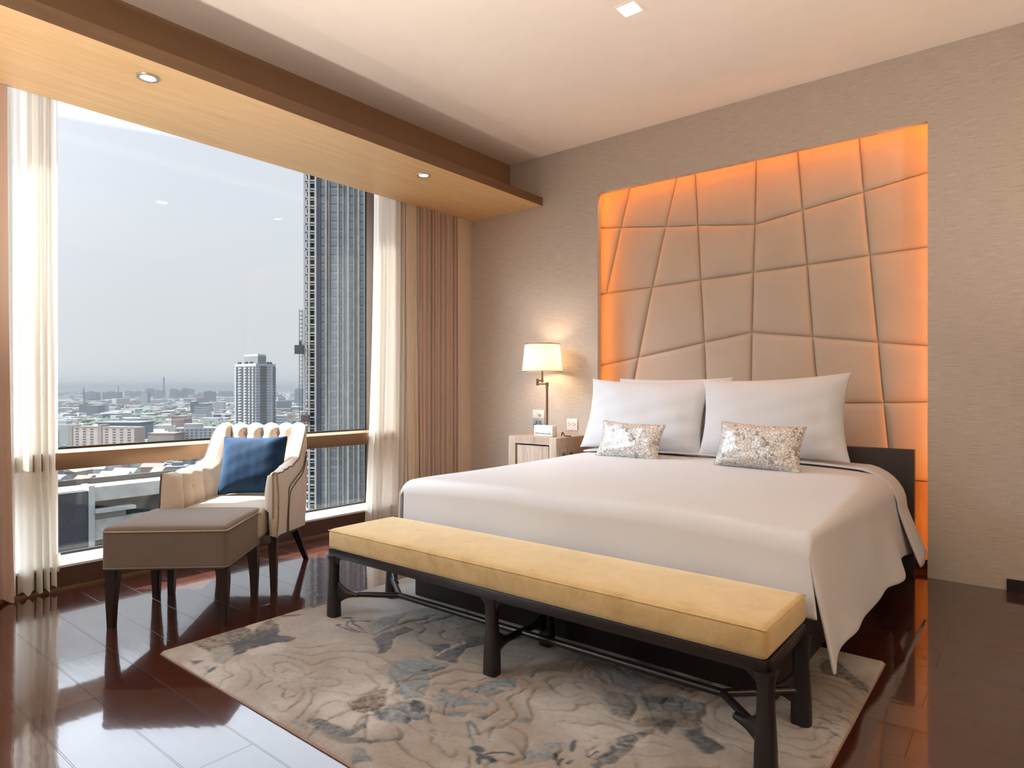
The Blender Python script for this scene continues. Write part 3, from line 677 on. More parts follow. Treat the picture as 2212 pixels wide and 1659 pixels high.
# ================================================================== BENCH
bn = empty('bench', (-1.59, -2.39, RZ), 0, 'long mustard velvet bench on a dark wood frame at the foot of the bed', 'bench')
def bench():
    L, W = 2.035, .405; zb, zt = .320, .385
    nx, ny = 90, 26; vs = []
    # cushion as rounded slab
    bm = bmesh.new()
    addbox(bm, (-L/2, -W/2, zb), (L/2, W/2, zb+.095), .022, 4)
    bmesh.ops.subdivide_edges(bm, edges=[e for e in bm.edges if e.calc_length() > .15], cuts=14, use_grid_fill=True)
    for v in bm.verts:
        if v.co.z > zb+.07:
            u = v.co.x/(L/2); w_ = v.co.y/(W/2); v.co.z += .016*(1-abs(u)**6)*(1-abs(w_)**3)
        if v.co.z < zb+.02: v.co.z = max(v.co.z, zb)
    bmobj('cushion', bm, MAT['gold'], bn, angle=50)
    zc = zb+.088; r = L/2-.003; q = W/2-.003
    tube('seam', [(-r, -q, zc), (r, -q, zc), (r, q, zc), (-r, q, zc)], .0022, MAT['gold'], bn, 6, True)
    lx = [-1.0, -.008, 1.006]; fy, by = -.178, .178
    parts('rail', [((-1.022, fy-.016, .283), (1.012, fy+.016, .322)), ((-1.022, by-.016, .283), (1.012, by+.016, .322))]+[((x-.016, fy, .290), (x+.016, by, .322)) for x in lx], MAT['ebony'], bn, .004)
    # legs: waisted, wide foot, with a spur that meets the stretcher
    def leg(x, y, sy, sx):
        prof = [(0, .031), (.03, .0305), (.07, .0295), (.12, .027), (.19, .023), (.25, .0235), (.275, .027), (.29, .033)]
        bm = bmesh.new(); rings = []
        for z, r in prof:
            ring = []
            for k in range(16):
                a = 2*PI*k/16; c, s = math.cos(a), math.sin(a); e = .55
                ring.append(bm.verts.new((x+r*math.copysign(abs(c)**e, c), y+.9*r*math.copysign(abs(s)**e, s), z)))
            rings.append(ring)
        for A_, B_ in zip(rings, rings[1:]):
            for k in range(16): bm.faces.new((A_[k], A_[(k+1) % 16], B_[(k+1) % 16], B_[k]))
        bm.faces.new(rings[0][::-1]); bm.faces.new(rings[-1])
        # spur
        def fillet(d, zc_, up_, dn, ln, hw):
            nrm = Vector((-d.y, d.x, 0)); rg_ = []
            for k in range(9):
                t = k/8; e_ = (1-t)**2.6; hu, hd_ = .0125+up_*e_, .0125+dn*e_; c = Vector((x, y, zc_))+d*(.008+ln*t)
                rg_.append([bm.verts.new(c+nrm*hw*math.cos(2*PI*q/12)+Vector((0, 0, (hu if math.sin(2*PI*q/12) > 0 else hd_)*math.sin(2*PI*q/12)))) for q in range(12)])
            for A2, B2 in zip(rg_, rg_[1:]):
                for q in range(12): bm.faces.new((A2[q], A2[(q+1) % 12], B2[(q+1) % 12], B2[q]))
            bm.faces.new(rg_[-1])
        d = Vector((sx, sy, 0)).normalized(); fillet(d, .105, .075, .05, .115, .014)
        for ex in ((1,) if sx > 0 else (-1,) if sx < 0 else (1, -1)): fillet(Vector((ex, 0, 0)), .297, .005, .07, .085, .0145)
        fillet(Vector((0, sy, 0)), .300, .004, .06, .08, .0145)
        bmobj('leg', bm, MAT['ebony'], bn, angle=50)
    leg(lx[0], fy, 1, 1.7); leg(lx[0], by, -1, 1.7); leg(lx[2], fy, 1, -1.7); leg(lx[2], by, -1, -1.7); leg(lx[1], fy, 1, 0); leg(lx[1], by, -1, 0)
    bm = bmesh.new(); zs = .105; xa, xb = -.735, .815; yc = 0.
    addtube(bm, [(xa, yc, zs), (xb, yc, zs)], .0135, 14)
    for x, y, e in ((lx[0], fy, xa), (lx[0], by, xa), (lx[2], fy, xb), (lx[2], by, xb)): addtube(bm, [(x, y, zs), (e, yc, zs)], .0135, 12)
    addtube(bm, [(lx[1], fy, zs), (lx[1], by, zs)], .0145, 12)
    bmobj('stretcher', bm, MAT['ebony'], bn, angle=50)
bench()
# ================================================================== OTTOMAN
OA = math.radians(42.6)
ot = empty('ottoman', (-3.260, -2.945, 0), OA, 'low square brown grey upholstered ottoman in front of the armchair', 'ottoman')
def ottoman():
    W, D = .555, .495; z0, z1 = .262, .450
    bm = bmesh.new(); addbox(bm, (-W/2, -D/2, z0), (W/2, D/2, z1+.012), .022, 4)
    bmesh.ops.subdivide_edges(bm, edges=[e for e in bm.edges if e.calc_length() > .1], cuts=10, use_grid_fill=True)
    for v in bm.verts:
        u, w_ = v.co.x/(W/2), v.co.y/(D/2)
        if v.co.z > z1-.02: v.co.z += .014*(1-abs(u)**4)*(1-abs(w_)**4)
        v.co.x += .004*math.sin(9*v.co.y)*(abs(u) > .95)
    bmobj('cushion', bm, MAT['ottoman'], ot, angle=60)
    def ring(z, e=.0005, r=.022):
        pts = []
        for cx, cy, a0 in ((W/2-r, D/2-r, 0), (-W/2+r, D/2-r, 90), (-W/2+r, -D/2+r, 180), (W/2-r, -D/2+r, 270)):
            for k in range(5): a = math.radians(a0+22.5*k); pts.append((cx+(r+e)*math.cos(a), cy+(r+e)*math.sin(a), z))
        return pts
    tube('piping', ring(z1-.008), .0045, MAT['pipe'], ot, 8, True); tube('piping', ring(z0+.014), .004, MAT['ottoman'], ot, 8, True)
    for sx in (-1, 1):
        for sy in (-1, 1):
            bm = bmesh.new(); rings = []
            for z, r, off in ((0, .0165, 0), (.1, .020, 0), (.2, .024, .003), (.24, .026, .005), (.268, .029, .007)):
                cx, cy = sx*(.2515-off), sy*(.212-off)
                rings.append([bm.verts.new((cx+dx*r, cy+dy*r, z)) for dx, dy in ((-1, -1), (1, -1), (1, 1), (-1, 1))])
            for A_, B_ in zip(rings, rings[1:]):
                for k in range(4): bm.faces.new((A_[k], A_[(k+1) % 4], B_[(k+1) % 4], B_[k]))
            bm.faces.new(rings[0][::-1]); bm.faces.new(rings[-1])
            es = [e for e in bm.edges if abs(e.verts[0].co.z-e.verts[1].co.z) > .02]
            bmesh.ops.bevel(bm, geom=es, offset=.005, segments=2, affect='EDGES'); bmobj('leg', bm, MAT['walnut'], ot, angle=30)
ottoman()
# ================================================================== ARMCHAIR
AA = math.radians(42.5)
au = Vector((math.cos(AA), math.sin(AA), 0)); av = Vector((-math.sin(AA), math.cos(AA), 0))
AO = Vector((-3.362, -2.728, 0))
ac = empty('armchair', AO, AA, 'beige button tufted armchair by the window behind the ottoman', 'armchair')
def armchair():
    wf, wb, D, rc = .298, .288, .70, .11; T = .074
    # plan path (outer), right front -> back -> left front
    path = []
    for k in range(34): t = k/33; path.append((wf+(wb-wf)*t, -.02+(D-rc+.02)*t))
    for k in range(1, 16): a = PI/2*k/16; path.append((wb-rc+rc*math.cos(a), D-rc+rc*math.sin(a)))
    for k in range(31): t = k/30; path.append((wb-rc-2*(wb-rc)*t, D))
    for k in range(1, 16): a = PI/2+PI/2*k/16; path.append((-(wb-rc)+rc*math.cos(a), D-rc+rc*math.sin(a)))
    for k in range(34): t = 1-k/33; path.append((-(wf+(wb-wf)*t), -.02+(D-rc+.02)*t))
    path = [np.array(p) for p in path]; N = len(path)
    L = [0]
    for a, b in zip(path, path[1:]): L.append(L[-1]+np.linalg.norm(b-a))
    tot = L[-1]; arm = L[33]; chan = []
    # channel positions along the path (arc length)
    chan = [.13, .23, .33]+[arm+.02+.001]+[tot/2+d_ for d_ in (-.19, -.095, 0, .095, .19)]+[tot-(arm+.021)]+[tot-.33, tot-.23, tot-.13]
    def top(s):
        d_ = min(s, tot-s)/arm
        return .650+.014*sstep(.1, .5, d_)+.022*sstep(.55, .85, d_)+.194*sstep(.80, 1.10, d_)
    def bot(y): return .305-.075*np.clip((y-.05)/.65, 0, 1)
    vs = []; nb = 12; nr = 9; ni = 22; nc = nb+nr+ni
    for i, p in enumerate(path):
        a = path[max(i-1, 0)]; b = path[min(i+1, N-1)]; t = (b-a)/np.linalg.norm(b-a); nin = np.array([-t[1], t[0]])
        s = L[i]; zt = top(s); back = sstep(.85, 1.15, min(s, tot-s)/arm)
        s_e = min(s, tot-s); th = (.046+.040*sstep(.02, .42, s_e))*(.45+.55*math.sqrt(1-max(0, 1-s_e/.03)**2)); zb_ = bot(p[1])
        dch = min(abs(s-c) for c in chan); pu = 1-math.exp(-(dch/.022)**2); pu2 = math.sqrt(min(1, dch/.052))
        front = sstep(0, .05, s)*sstep(0, .05, tot-s)
        def put(q, z, lean=1.):
            k = back*lean*.05*(z-.3)/.58
            vs.append((q[0], q[1]+k, z))
        zr = zt-th*.5
        for k in range(nb):
            z = zb_+(zr-zb_)*k/(nb-1); bulge = .008*math.sin(PI*k/(nb-1)); put(p-nin*bulge, z)
        for k in range(1, nr+1):
            an = PI*k/(nr+1); c = p+nin*th*.5; rr = th*.5; g = (.020*(1-pu2)+.006*(1-pu))*front*math.sin(an)
            put(c-nin*(rr*math.cos(an)), zr+(rr*1.0-g)*math.sin(an))
        for k in range(ni):
            q = k/(ni-1); z = zr+(max(.31, zb_)-zr)*q
            thick = th+front*(.040*pu2*math.sin(PI*min(1, .12+q*.9))**.6-.006)*(1 if z > .44 else .3)
            # diamond buttons on the back
            put(p+nin*thick, z)
    fs = gridfaces(N, nc); fs.append(list(range(nc))[::-1]); fs.append([(N-1)*nc+k for k in range(nc)])
    # button dimples
    V_ = np.array(vs); btn = []
    mid = tot/2
    def inner_pt(s, z):
        i = min(range(N), key=lambda k: abs(L[k]-s)); col_ = V_[i*nc+nb+nr:(i+1)*nc]; k = int(np.argmin(abs(col_[:, 2]-z))); return col_[k]
    spots = [(mid+d_, .80) for d_ in (-.19, -.095, 0, .095, .19)]+[(mid+d_, .665) for d_ in (-.142, -.047, .047, .142)]+[(arm+.02, .69), (tot-arm-.02, .69)]+[(s, .545) for s in (.13, .23, .33, tot-.33, tot-.23, tot-.13)]
    for s, z in spots: btn.append(inner_pt(s, z).copy())
    ctr = np.array([0, .30])
    for b_ in btn:
        d_ = np.linalg.norm(V_-b_, axis=1); m = np.exp(-(d_/.034)**2)*.030
        dirv = np.array([b_[0]-0, b_[1]-.30, 0]); dirv[:2] /= np.linalg.norm(dirv[:2]); inner = np.zeros(len(V_)); inner[[i for i in range(len(V_)) if i % nc >= nb+3]] = 1
        V_ = V_+dirv[None]*(m*inner)[:, None]
    mesh('arms_and_back', V_, fs, MAT['linen'], ac, angle=60)
    for b_ in btn:
        dirv = Vector((b_[0], b_[1]-.30, 0)).normalized(); p = Vector(b_)+dirv*.014
        bm = bmesh.new(); bmesh.ops.create_uvsphere(bm, u_segments=12, v_segments=8, radius=.011)
        rot = dirv.to_track_quat('Z', 'Y').to_matrix().to_4x4()
        bmesh.ops.transform(bm, matrix=Matrix.Translation(p) @ rot @ Matrix.Diagonal((1, 1, .55, 1)), verts=bm.verts); bmobj('button', bm, MAT['button'], ac, angle=90)
    # piping along the outer top edge and down the arm fronts
    V3 = V_.reshape(N, nc, 3); up = [Vector(V3[0, k]) for k in range(0, nb)]+[Vector(V3[i, nb+1]) for i in range(0, N)]+[Vector(V3[N-1, k]) for k in range(nb-1, -1, -1)]
    tube('piping', up, .0045, MAT['darkpipe'], ac, 6)
    fr = [Vector(V3[0, k])+Vector((0, -.003, 0)) for k in range(nc-6)]; tube('piping', fr, .004, MAT['pipe'], ac, 6)
    # stepped decorative welts on the outer side (right and left)
    for sx in (1, -1):
        for o_, dz in ((0, 0), (.02, .028)):
            pts = []
            for (y, z) in catmull([(.16+o_, .292), (.165+o_, .40), (.185+o_, .515-dz), (.22+o_, .545-dz), (.36, .575-dz), (.50, .605-dz), (.57, .66-dz), (.60, .70-dz)], 5):
                x = wf+(wb-wf)*min(1, (y+.02)/(D-rc+.02)); pts.append((sx*(x+.0085), y, z))
            tube('welt', pts, .0035, MAT['darkpipe'], ac, 6)
    # seat
    bm = bmesh.new(); addbox(bm, (-.228, -.055, .300), (.228, .62, .452), .03, 4)
    bmesh.ops.subdivide_edges(bm, edges=[e for e in bm.edges if e.calc_length() > .1], cuts=10, use_grid_fill=True)
    for v in bm.verts:
        u = v.co.x/.228; w_ = (v.co.y-.28)/.34
        if v.co.z > .42: v.co.z += .022*(1-abs(u)**3)*(1-abs(w_)**4)
        if w_ < -.7: v.co.y -= .02*(1-u*u)
    bmobj('seat', bm, MAT['seat'], ac, angle=60)
    tube('piping', [(-.225, -.052, .437)]+[(.225*math.sin(a), -.056-.02*math.cos(a)**2, .441) for a in np.linspace(-1.45, 1.45, 14)]+[(.225, -.052, .437)], .004, MAT['pipe'], ac, 6)
    bm = bmesh.new(); addbox(bm, (-.262, .0, .262), (.262, .64, .31), .015, 2)
    for v in bm.verts: v.co.z -= .05*max(0, min(1, (v.co.y-.05)/.6))
    bmobj('underframe', bm, MAT['darkpipe'], ac)
    def leg(x0, y0, x1, y1, zt_, r0, r1):
        bm = bmesh.new(); rings = []
        for k in range(7):
            t = k/6; r = r0+(r1-r0)*t**1.6; cx = x0+(x1-x0)*t; cy = y0+(y1-y0)*t; z = zt_*t
            rings.append([bm.verts.new((cx+dx*r, cy+dy*r, z)) for dx, dy in ((-1, -1), (1, -1), (1, 1), (-1, 1))])
        for A_, B_ in zip(rings, rings[1:]):
            for k in range(4): bm.faces.new((A_[k], A_[(k+1) % 4], B_[(k+1) % 4], B_[k]))
        bm.faces.new(rings[0][::-1]); bm.faces.new(rings[-1])
        es = [e for e in bm.edges if abs(e.verts[0].co.z-e.verts[1].co.z) > .02]
        bmesh.ops.bevel(bm, geom=es, offset=.004, segments=2, affect='EDGES'); bmobj('leg', bm, MAT['walnut'], ac, angle=30)
    for sx in (-1, 1):
        leg(sx*.268, .03, sx*.262, .035, .305, .0155, .024); leg(sx*.268, .705, sx*.225, .56, .255, .015, .024)
armchair()
def chair_pt(x, y, z): p = AO+au*x+av*y; return Vector((p.x, p.y, z))
bc = pillow('throw_cushion', .365, .345, .15, MAT['blue'], chair_pt(.036, .40, .642), math.radians(-20), AA+math.radians(2), math.radians(0), pinch=.05, seed=14, wr=.0016)
tag(bc, 'blue velvet cushion propped on the beige armchair', 'cushion')
def cush_pipe(o, w, h, pinch, mat, r=.004):
    n = 30; pts = []
    for k in range(4*n):
        s = k//n; t = (k % n)/n*2-1; u, v = ((t, -1), (1, t), (-t, 1), (-1, -t))[s]
        pts.append((u*w/2*(1-pinch*u*u*(1-v*v)), 0, v*h/2*(1-pinch*1.2*v*v*(1-u*u))))
    tube('piping', pts, r, mat, o, 6, True)
cush_pipe(bc, .365, .345, .05, MAT['blue'])
# ================================================================== NIGHTSTAND, LAMP, PLATES
ns = empty('nightstand', (-3.025, -.22, 0), 0, 'washed oak bedside cabinet between bed and window wall', 'nightstand')
bm = bmesh.new(); x0, x1, y0, y1, zt = -.232, .235, -.218, .218, .72; dx0, dx1, dz0, dz1 = -.165, .165, .10, .665
addbox(bm, (x0, y0, .05), (dx0, y1, zt), .002); addbox(bm, (dx1, y0, .05), (x1, y1, zt), .002); addbox(bm, (dx0, y0, dz1), (dx1, y1, zt)); addbox(bm, (dx0, y0, .05), (dx1, y1, dz0)); addbox(bm, (dx0, y1-.02, dz0), (dx1, y1, dz1))
bmobj('body', bm, MAT['nightoak'], ns)
box('plinth', (x0+.02, y0+.03, 0), (x1-.02, y1, .05), MAT['black'], ns)
box('door', (dx0+.012, y0+.012, dz0+.01), (dx1-.014, y0+.03, dz1-.012), MAT['nightoak'], ns, .002)
for yy in (-.135, -.03):
    sp = box('socket_cover', (x1, yy-.046, .545), (x1+.009, yy+.046, .64), MAT['nightoak'], ns, .003)
    box('latch', (x1+.009, yy-.02, .555), (x1+.013, yy+.02, .605), MAT['oakdark'], sp, .001)
lp = empty('table_lamp', (-3.075, -.17, .72), 0, 'swing arm brass lamp with lit cream drum shade on the bedside cabinet', 'lamp')
lathe('base', [(.055, 0), (.056, .008), (.05, .014), (.012, .018), (.011, .03)], MAT['brass'], lp, 32)
tube('pole', [(.003, 0, .02), (.003, 0, .412)], .0095, MAT['brass'], lp, 14)
bm = bmesh.new(); addtube(bm, [(.003, 0, .395), (.003, 0, .425)], .0125, 14); addtube(bm, [(.003, 0, .413), (-.085, -.012, .413)], .007, 12); addtube(bm, [(-.085, -.012, .40), (-.085, -.012, .456)], .0115, 14); addtube(bm, [(-.085, -.012, .443), (-.024, -.03, .437)], .007, 12); addtube(bm, [(-.024, -.03, .424), (-.024, -.03, .45)], .0105, 14)
bmobj('swing_arm', bm, MAT['brass'], lp, angle=50)
tube('stem', [(-.022, -.03, .43), (-.022, -.03, .60)], .0075, MAT['brass'], lp, 12)
sh = bmesh.new(); cx, cy, z0, z1, r0, r1 = -.022, -.03, .513, .733, .164, .142
rg = [[sh.verts.new((cx+r*math.cos(2*PI*k/48), cy+r*math.sin(2*PI*k/48), z)) for k in range(48)] for z, r in ((z0, r0), (z0+.07, r0-.007), (z0+.15, r0-.015), (z1, r1), (z1, r1-.003), (z0, r0-.003))]
for A_, B_ in zip(rg, rg[1:]+rg[:1]):
    for k in range(48): sh.faces.new((A_[k], A_[(k+1) % 48], B_[(k+1) % 48], B_[k]))
shd = bmobj('shade', sh, MAT['shadecloth'], lp, angle=40)
for z, r in ((z0, r0), (z1, r1)): tube('shade_trim', [(cx+r*math.cos(2*PI*k/48), cy+r*math.sin(2*PI*k/48), z) for k in range(48)], .003, MAT['brass'], shd, 6, True)
lathe('bulb', [(.001, 0), (.014, .004), (.018, .02), (.03, .05), (.032, .07), (.022, .092), (.001, .10)], emit('lamp bulb', (1, .75, .45, 1), 12), lp, 20, (cx, cy, .59))
# clock box
ck = empty('display_box', (-2.985, -.315, .7205), math.radians(-6), 'white oblong box with a pale picture panel on the bedside cabinet before the lamp', 'box')
box('case', (-.098, -.025, 0), (.098, .03, .086), MAT['white'], ck, .004)
def picture():
    m = NT('pale misty picture'); z = m.noise((6, 1, 9), 3, 4)
    tc = m.n('ShaderNodeTexCoord'); sx = m.n('ShaderNodeSeparateXYZ'); m.l(tc.outputs['Generated'], sx.inputs[0])
    g = m.math('ADD', sx.outputs['Z'], m.math('MULTIPLY', z, .7))
    m.color(m.ramp(g, (.42, (.28, .31, .30, 1)), (.62, (.55, .62, .62, 1)), (.8, (.72, .79, .80, 1)))); m.set(Roughness=.25); return m.m
box('face', (-.085, -.0265, .016), (.085, -.0255, .068), picture(), ck)
cb = tube('cable', catmull([(-2.88, -.24, .724), (-2.868, -.25, .748), (-2.855, -.255, .75), (-2.845, -.25, .728), (-2.81, -.235, .7245), (-2.795, -.23, .724)], 6), .004, MAT['black'])
tag(cb, 'short black cable looped on the cabinet beside the white oblong box', 'cable')
def plate(name, x, z, w, h, mat, label, cat):
    t = empty(name, (x, 0, z), 0, label, cat); box('faceplate', (-w/2, -.009, -h/2), (w/2, 0, h/2), mat, t, .003); return t
p1 = plate('dimmer_switch', -3.28, .875, .122, .072, MAT['white'], 'white dimmer plate with round knob on the wall left of the lamp pole', 'switch')
bm = bmesh.new(); addtube(bm, [(.012, -.009, -.002), (.012, -.026, -.002)], .012, 20); bmobj('knob', bm, plain('beige knob', (.62, .46, .33, 1), .4), p1)
box('indicator', (-.022, -.0095, .014), (-.016, -.0088, .02), MAT['holes'], p1)
p2 = plate('charging_socket', -3.278, .798, .122, .078, MAT['grey'], 'grey socket plate with a black plug below the white dimmer', 'socket')
box('insert', (-.038, -.011, -.01), (.038, -.009, .028), plain('blue grey insert', (.24, .29, .33, 1), .4), p2)
parts('slot', [((-.022, -.0115, .002), (-.012, -.0109, .018)), ((.014, -.0115, .002), (.024, -.0109, .018))], MAT['holes'], p2)
box('plug', (-.034, -.03, -.02), (.038, -.009, -.004), MAT['black'], p2, .003)
tube('plug_cable', [(-.022, -.02, -.012), (-.026, -.022, -.03), (-.016, -.022, -.05)], .004, MAT['black'], p2, 8)
p3 = plate('wall_socket', -2.937, .80, .105, .095, MAT['white'], 'white double socket on the wall between lamp and bed pillows', 'socket')
for sx in (-.024, .02):
    for dx, dz in ((-.006, .012), (-.006, -.008), (.01, .002)): box('pin_hole', (sx+dx-.003, -.0097, dz-.004), (sx+dx+.003, -.0088, dz+.004), MAT['holes'], p3)
# ================================================================== CITY OUTSIDE
GZ = -85.
def cm(name, c, var=.12, size=.08, rough=.8): return plain(name, shade(c, .30), rough, var=var, size=size)
cW = cm('city white', (.52, .52, .51, 1)); cG = cm('city grey', (.22, .23, .24, 1)); cT = cm('city tan', (.34, .27, .21, 1)); cR = cm('city red roof', (.24, .11, .085, 1)); cB = cm('city blue grey', (.16, .20, .25, 1)); cD = cm('city dark glass', (.035, .045, .06, 1), rough=.4)
cBeige = cm('beige render', (.58, .46, .37, 1)); cDirty = cm('stained concrete', (.62, .60, .56, 1), .25, .3); cSlate = cm('slate block', (.11, .14, .17, 1)); cPale = cm('pale rib', (.62, .61, .58, 1)); cGreen = plain('tree green', (.014, .026, .014, 1), .9, var=.5, size=.2)
gm = NT('city ground'); gm.color(gm.ramp(gm.noise((1, 1, 1), .012, 6, .7), (.35, (.035, .048, .03, 1)), (.5, (.075, .075, .07, 1)), (.62, (.12, .11, .10, 1)))); gm.set(Roughness=.9)
struct(mesh('ground', [(-15000, -12000, GZ), (300, -12000, GZ), (300, 15000, GZ), (-15000, 15000, GZ)], [(0, 1, 2, 3)], gm.m, None, False), 'hazy city ground far below the window', 'ground')
def ztop(y, D): return H+(HOR-y)/F*D
def oriented(pa, pb, depth):          # frame: origin pa on the ground, x to pb, y away from the camera
    a, b = Vector(pa), Vector(pb); u = (b-a); wdt = u.length; ang = math.atan2(u.y, u.x); return a, wdt, ang
def tower(name, px0, px1, yt, D, mat, label, cat='building', depth=25., D1=None, group=None):
    a, wdt, ang = oriented(P(px0, D, GZ), P(px1, D1 or D, GZ), depth)
    t = empty(name, a, ang, label, cat, group); h = ztop(yt, D)-GZ
    box('block', (0, 0, 0), (wdt, depth, h), mat, t); return t, wdt, h
def windows(t, wdt, h, rows_, cols_, mat, fl=3.1, ww=.5, wh=.5, top=1.0, x0=.0, x1=1., stuff=False, name='window', limit=100):
    lst = []
    for r in range(rows_):
        for c in range(cols_):
            cw = wdt*(x1-x0)/cols_; xc = wdt*x0+cw*(c+.5); z1 = h-top-r*fl
            lst.append(((xc-cw*ww/2, -.15, z1-fl*wh), (xc+cw*ww/2, .1, z1)))
    if stuff:
        if lst[limit:]: o = boxes(name, lst[limit:], mat, t); o['kind'] = 'stuff'
        lst = lst[:limit]
    proto = None
    for lo, hi in lst:
        if proto is None:
            c = [(a+b)/2 for a, b in zip(lo, hi)]; proto = box(name, [a-b for a, b in zip(lo, c)], [a-b for a, b in zip(hi, c)], mat, t); proto.location = c
        else:
            o = proto.copy(); COL.objects.link(o); o.location = [(a+b)/2 for a, b in zip(lo, hi)]
# --- beige apartment slab
t, wd_, h_ = tower('apartment_block', 152, 290, 921, 760, cBeige, 'long beige apartment block just above the window transom at left', D1=740, depth=16)
windows(t, wd_, h_, 9, 8, cD, 3.05, .42, .42, 2.2, .05, .98, True)
parts('stair_tower', [((wd_*.44, -.6, 0), (wd_*.50, 10, h_+2.5)), ((-1.5, -.5, 0), (3, 12, h_+1.5))], cT, t)
boxes('roof_parapet', [((-.2, -.3, h_), (wd_+.2, .1, h_+.7))], cBeige, t)
# --- white apartment slab
t, wd_, h_ = tower('apartment_block', 377, 470, 925, 720, cW, 'white apartment block with small dark windows left of the armchair back', D1=730, depth=18)
windows(t, wd_, h_, 9, 9, cD, 3.05, .5, .42, 2.0, .03, .98, True)
boxes('roof_house', [((wd_*.2, 2, h_), (wd_*.6, 14, h_+4.5))], cW, t); boxes('side_rib', [((-1, -.4, 0), (.6, 3, h_+3))], cPale, t)
t, wd_, h_ = tower('apartment_block', 320, 376, 938, 700, cT, 'low block with a pale red roof in front of the white apartments', depth=20)
boxes('roof', [((-1, -1, h_), (wd_+1, 21, h_+1.2))], cR, t)
t, wd_, h_ = tower('office_building', 112, 148, 917, 900, cPale, 'pale stepped building at the left edge of the view', depth=20); boxes('upper_storey', [((wd_*.2, 4, h_), (wd_*.75, 16, h_+5))], cPale, t); boxes('window', [((wd_*.28, -.3, h_-30), (wd_*.42, .1, h_-8))], cB, t)
t, wd_, h_ = tower('warehouse', 211, 300, 915, 980, cB, 'long blue grey roofed shed behind the beige apartment block', 'warehouse', depth=40); boxes('roof', [((-2, -2, h_), (wd_+2, 40, h_+2))], cSlate, t)
t, wd_, h_ = tower('shop_building', 370, 397, 899, 1180, cR, 'dark red roofed building in the middle distance', depth=30); boxes('wall', [((0, -.5, 0), (wd_, 0, h_-6))], cm('dull pink', (.3, .16, .15, 1)), t)
t, wd_, h_ = tower('office_building', 594, 621, 897, 1000, cW, 'banded low office block behind the chair back', depth=20); parts('window_band', [((0, -.2, h_-4-4*k), (wd_, .1, h_-2.2-4*k)) for k in range(6)], cB, t)
bb = empty('billboard', P(620, 960, GZ), math.atan2(RV[1], RV[0]), 'cream billboard with a pinkish shape behind the armchair', 'billboard')
wbb = 17.5/F*960; zb0, zb1 = ztop(908, 960)-GZ, ztop(892.5, 960)-GZ
box('panel', (0, 0, zb0), (wbb, .6, zb1), cm('cream panel', (.52, .46, .38, 1)), bb)
bm = bmesh.new(); addtube(bm, [(wbb*.35, -.1, (zb0+zb1)/2), (wbb*.35, .05, (zb0+zb1)/2)], wbb*.25, 16); addtube(bm, [(wbb*.52, -.1, zb0+wbb*.4), (wbb*.52, .05, zb0+wbb*.4)], wbb*.2, 16); bmobj('printed_shape', bm, cm('pink print', (.46, .28, .22, 1)), bb)
parts('post', [((wbb*.2, .1, 0), (wbb*.25, .5, zb0)), ((wbb*.75, .1, 0), (wbb*.8, .5, zb0))], cG, bb)
# --- distant blocks
far = [('grey stepped block right behind the leaning mast', 180, 207, 847, 3500, cB), ('wide grey slab on the skyline left of the thin mast', 221, 256, 847, 4000, cSlate), ('pale block on the skyline right of the thin mast', 269, 281, 845, 5000, cG),
       ('long low slab on the skyline beside the highest left block', 281, 314, 846.5, 4500, cB), ('highest block of the skyline left of the lattice tower', 314, 326, 840, 4500, cB), ('pale ribbed block just left of the lattice tower', 326, 350, 843.5, 4600, cG),
       ('first block of the skyline right of the lattice tower', 366, 379, 840.6, 4500, cB), ('lower block in the cluster right of the lattice tower', 379, 392, 845, 4400, cSlate), ('tallest block in the cluster right of the lattice tower', 392, 402, 839, 4500, cB), ('last block in the cluster right of the lattice tower', 402, 415, 841, 4600, cG),
       ('dark cube block on the skyline between cluster and white tower', 440, 460, 845.7, 3500, cSlate), ('first of three small twin blocks left of the white tower', 472, 480.5, 845.7, 5000, cG), ('middle of three small twin blocks left of the white tower', 482, 491, 846, 5000, cG), ('last of three small twin blocks, next to the white tower', 492, 500, 845.5, 5000, cSlate),
       ('lone pale block on the skyline between the two towers', 636, 650, 840.5, 3000, cB), ('low haze grey block between cluster and dark cube block', 417, 438, 852, 4200, cG)]
for lab, a, b, yt, D, m_ in far:
    t, wd_, h_ = tower('distant_building', a, b, yt, D, m_, lab, 'building', 40., None, 'distant skyline blocks')
    parts('rib', [((wd_*(k+.3)/5, -1, 0), (wd_*(k+.7)/5, .1, h_-6)) for k in range(5)], m_, t); box('roof_plant', (wd_*.3, 5, h_), (wd_*.6, 25, h_+5), m_, t)
t, wd_, h_ = tower('slab_building', 304, 318.5, 849, 2950, cW, 'slim white slab with a dark edge in front of the skyline', depth=12); box('side_wall', (wd_, 0, 0), (wd_+5, 14, h_+4), cSlate, t)
t, wd_, h_ = tower('office_building', 171, 188, 872, 1975, cSlate, 'dark grey block under the leaning mast', depth=30); box('roof_plant', (8, 5, h_), (14, 20, h_+4), cG, t)
t, wd_, h_ = tower('office_building', 187, 212, 877, 1800, cB, 'blue grey block with a curved top beside the dark block', depth=30); box('roof_slab', (-1, -1, h_), (wd_+1, 31, h_+2), cT, t)
t, wd_, h_ = tower('office_building', 207.5, 221, 871, 1860, cW, 'white ribbed block at the right of the grey pair', depth=30); parts('rib', [((wd_*(k+.35)/4, -.6, 0), (wd_*(k+.65)/4, .1, h_-5)) for k in range(4)], cB, t)
t, wd_, h_ = tower('office_building', 413, 446, 875, 1500, cW, 'white block with a dark roof left of the white tower', depth=25); boxes('roof', [((-1, -1, h_), (wd_+1, 25, h_+3)), ((-2, -.5, h_-18), (wd_*.2, 20, h_+8))], cSlate, t); parts('window_band', [((wd_*.25, -.2, h_-4-5*k), (wd_, .1, h_-2-5*k)) for k in range(4)], cB, t)
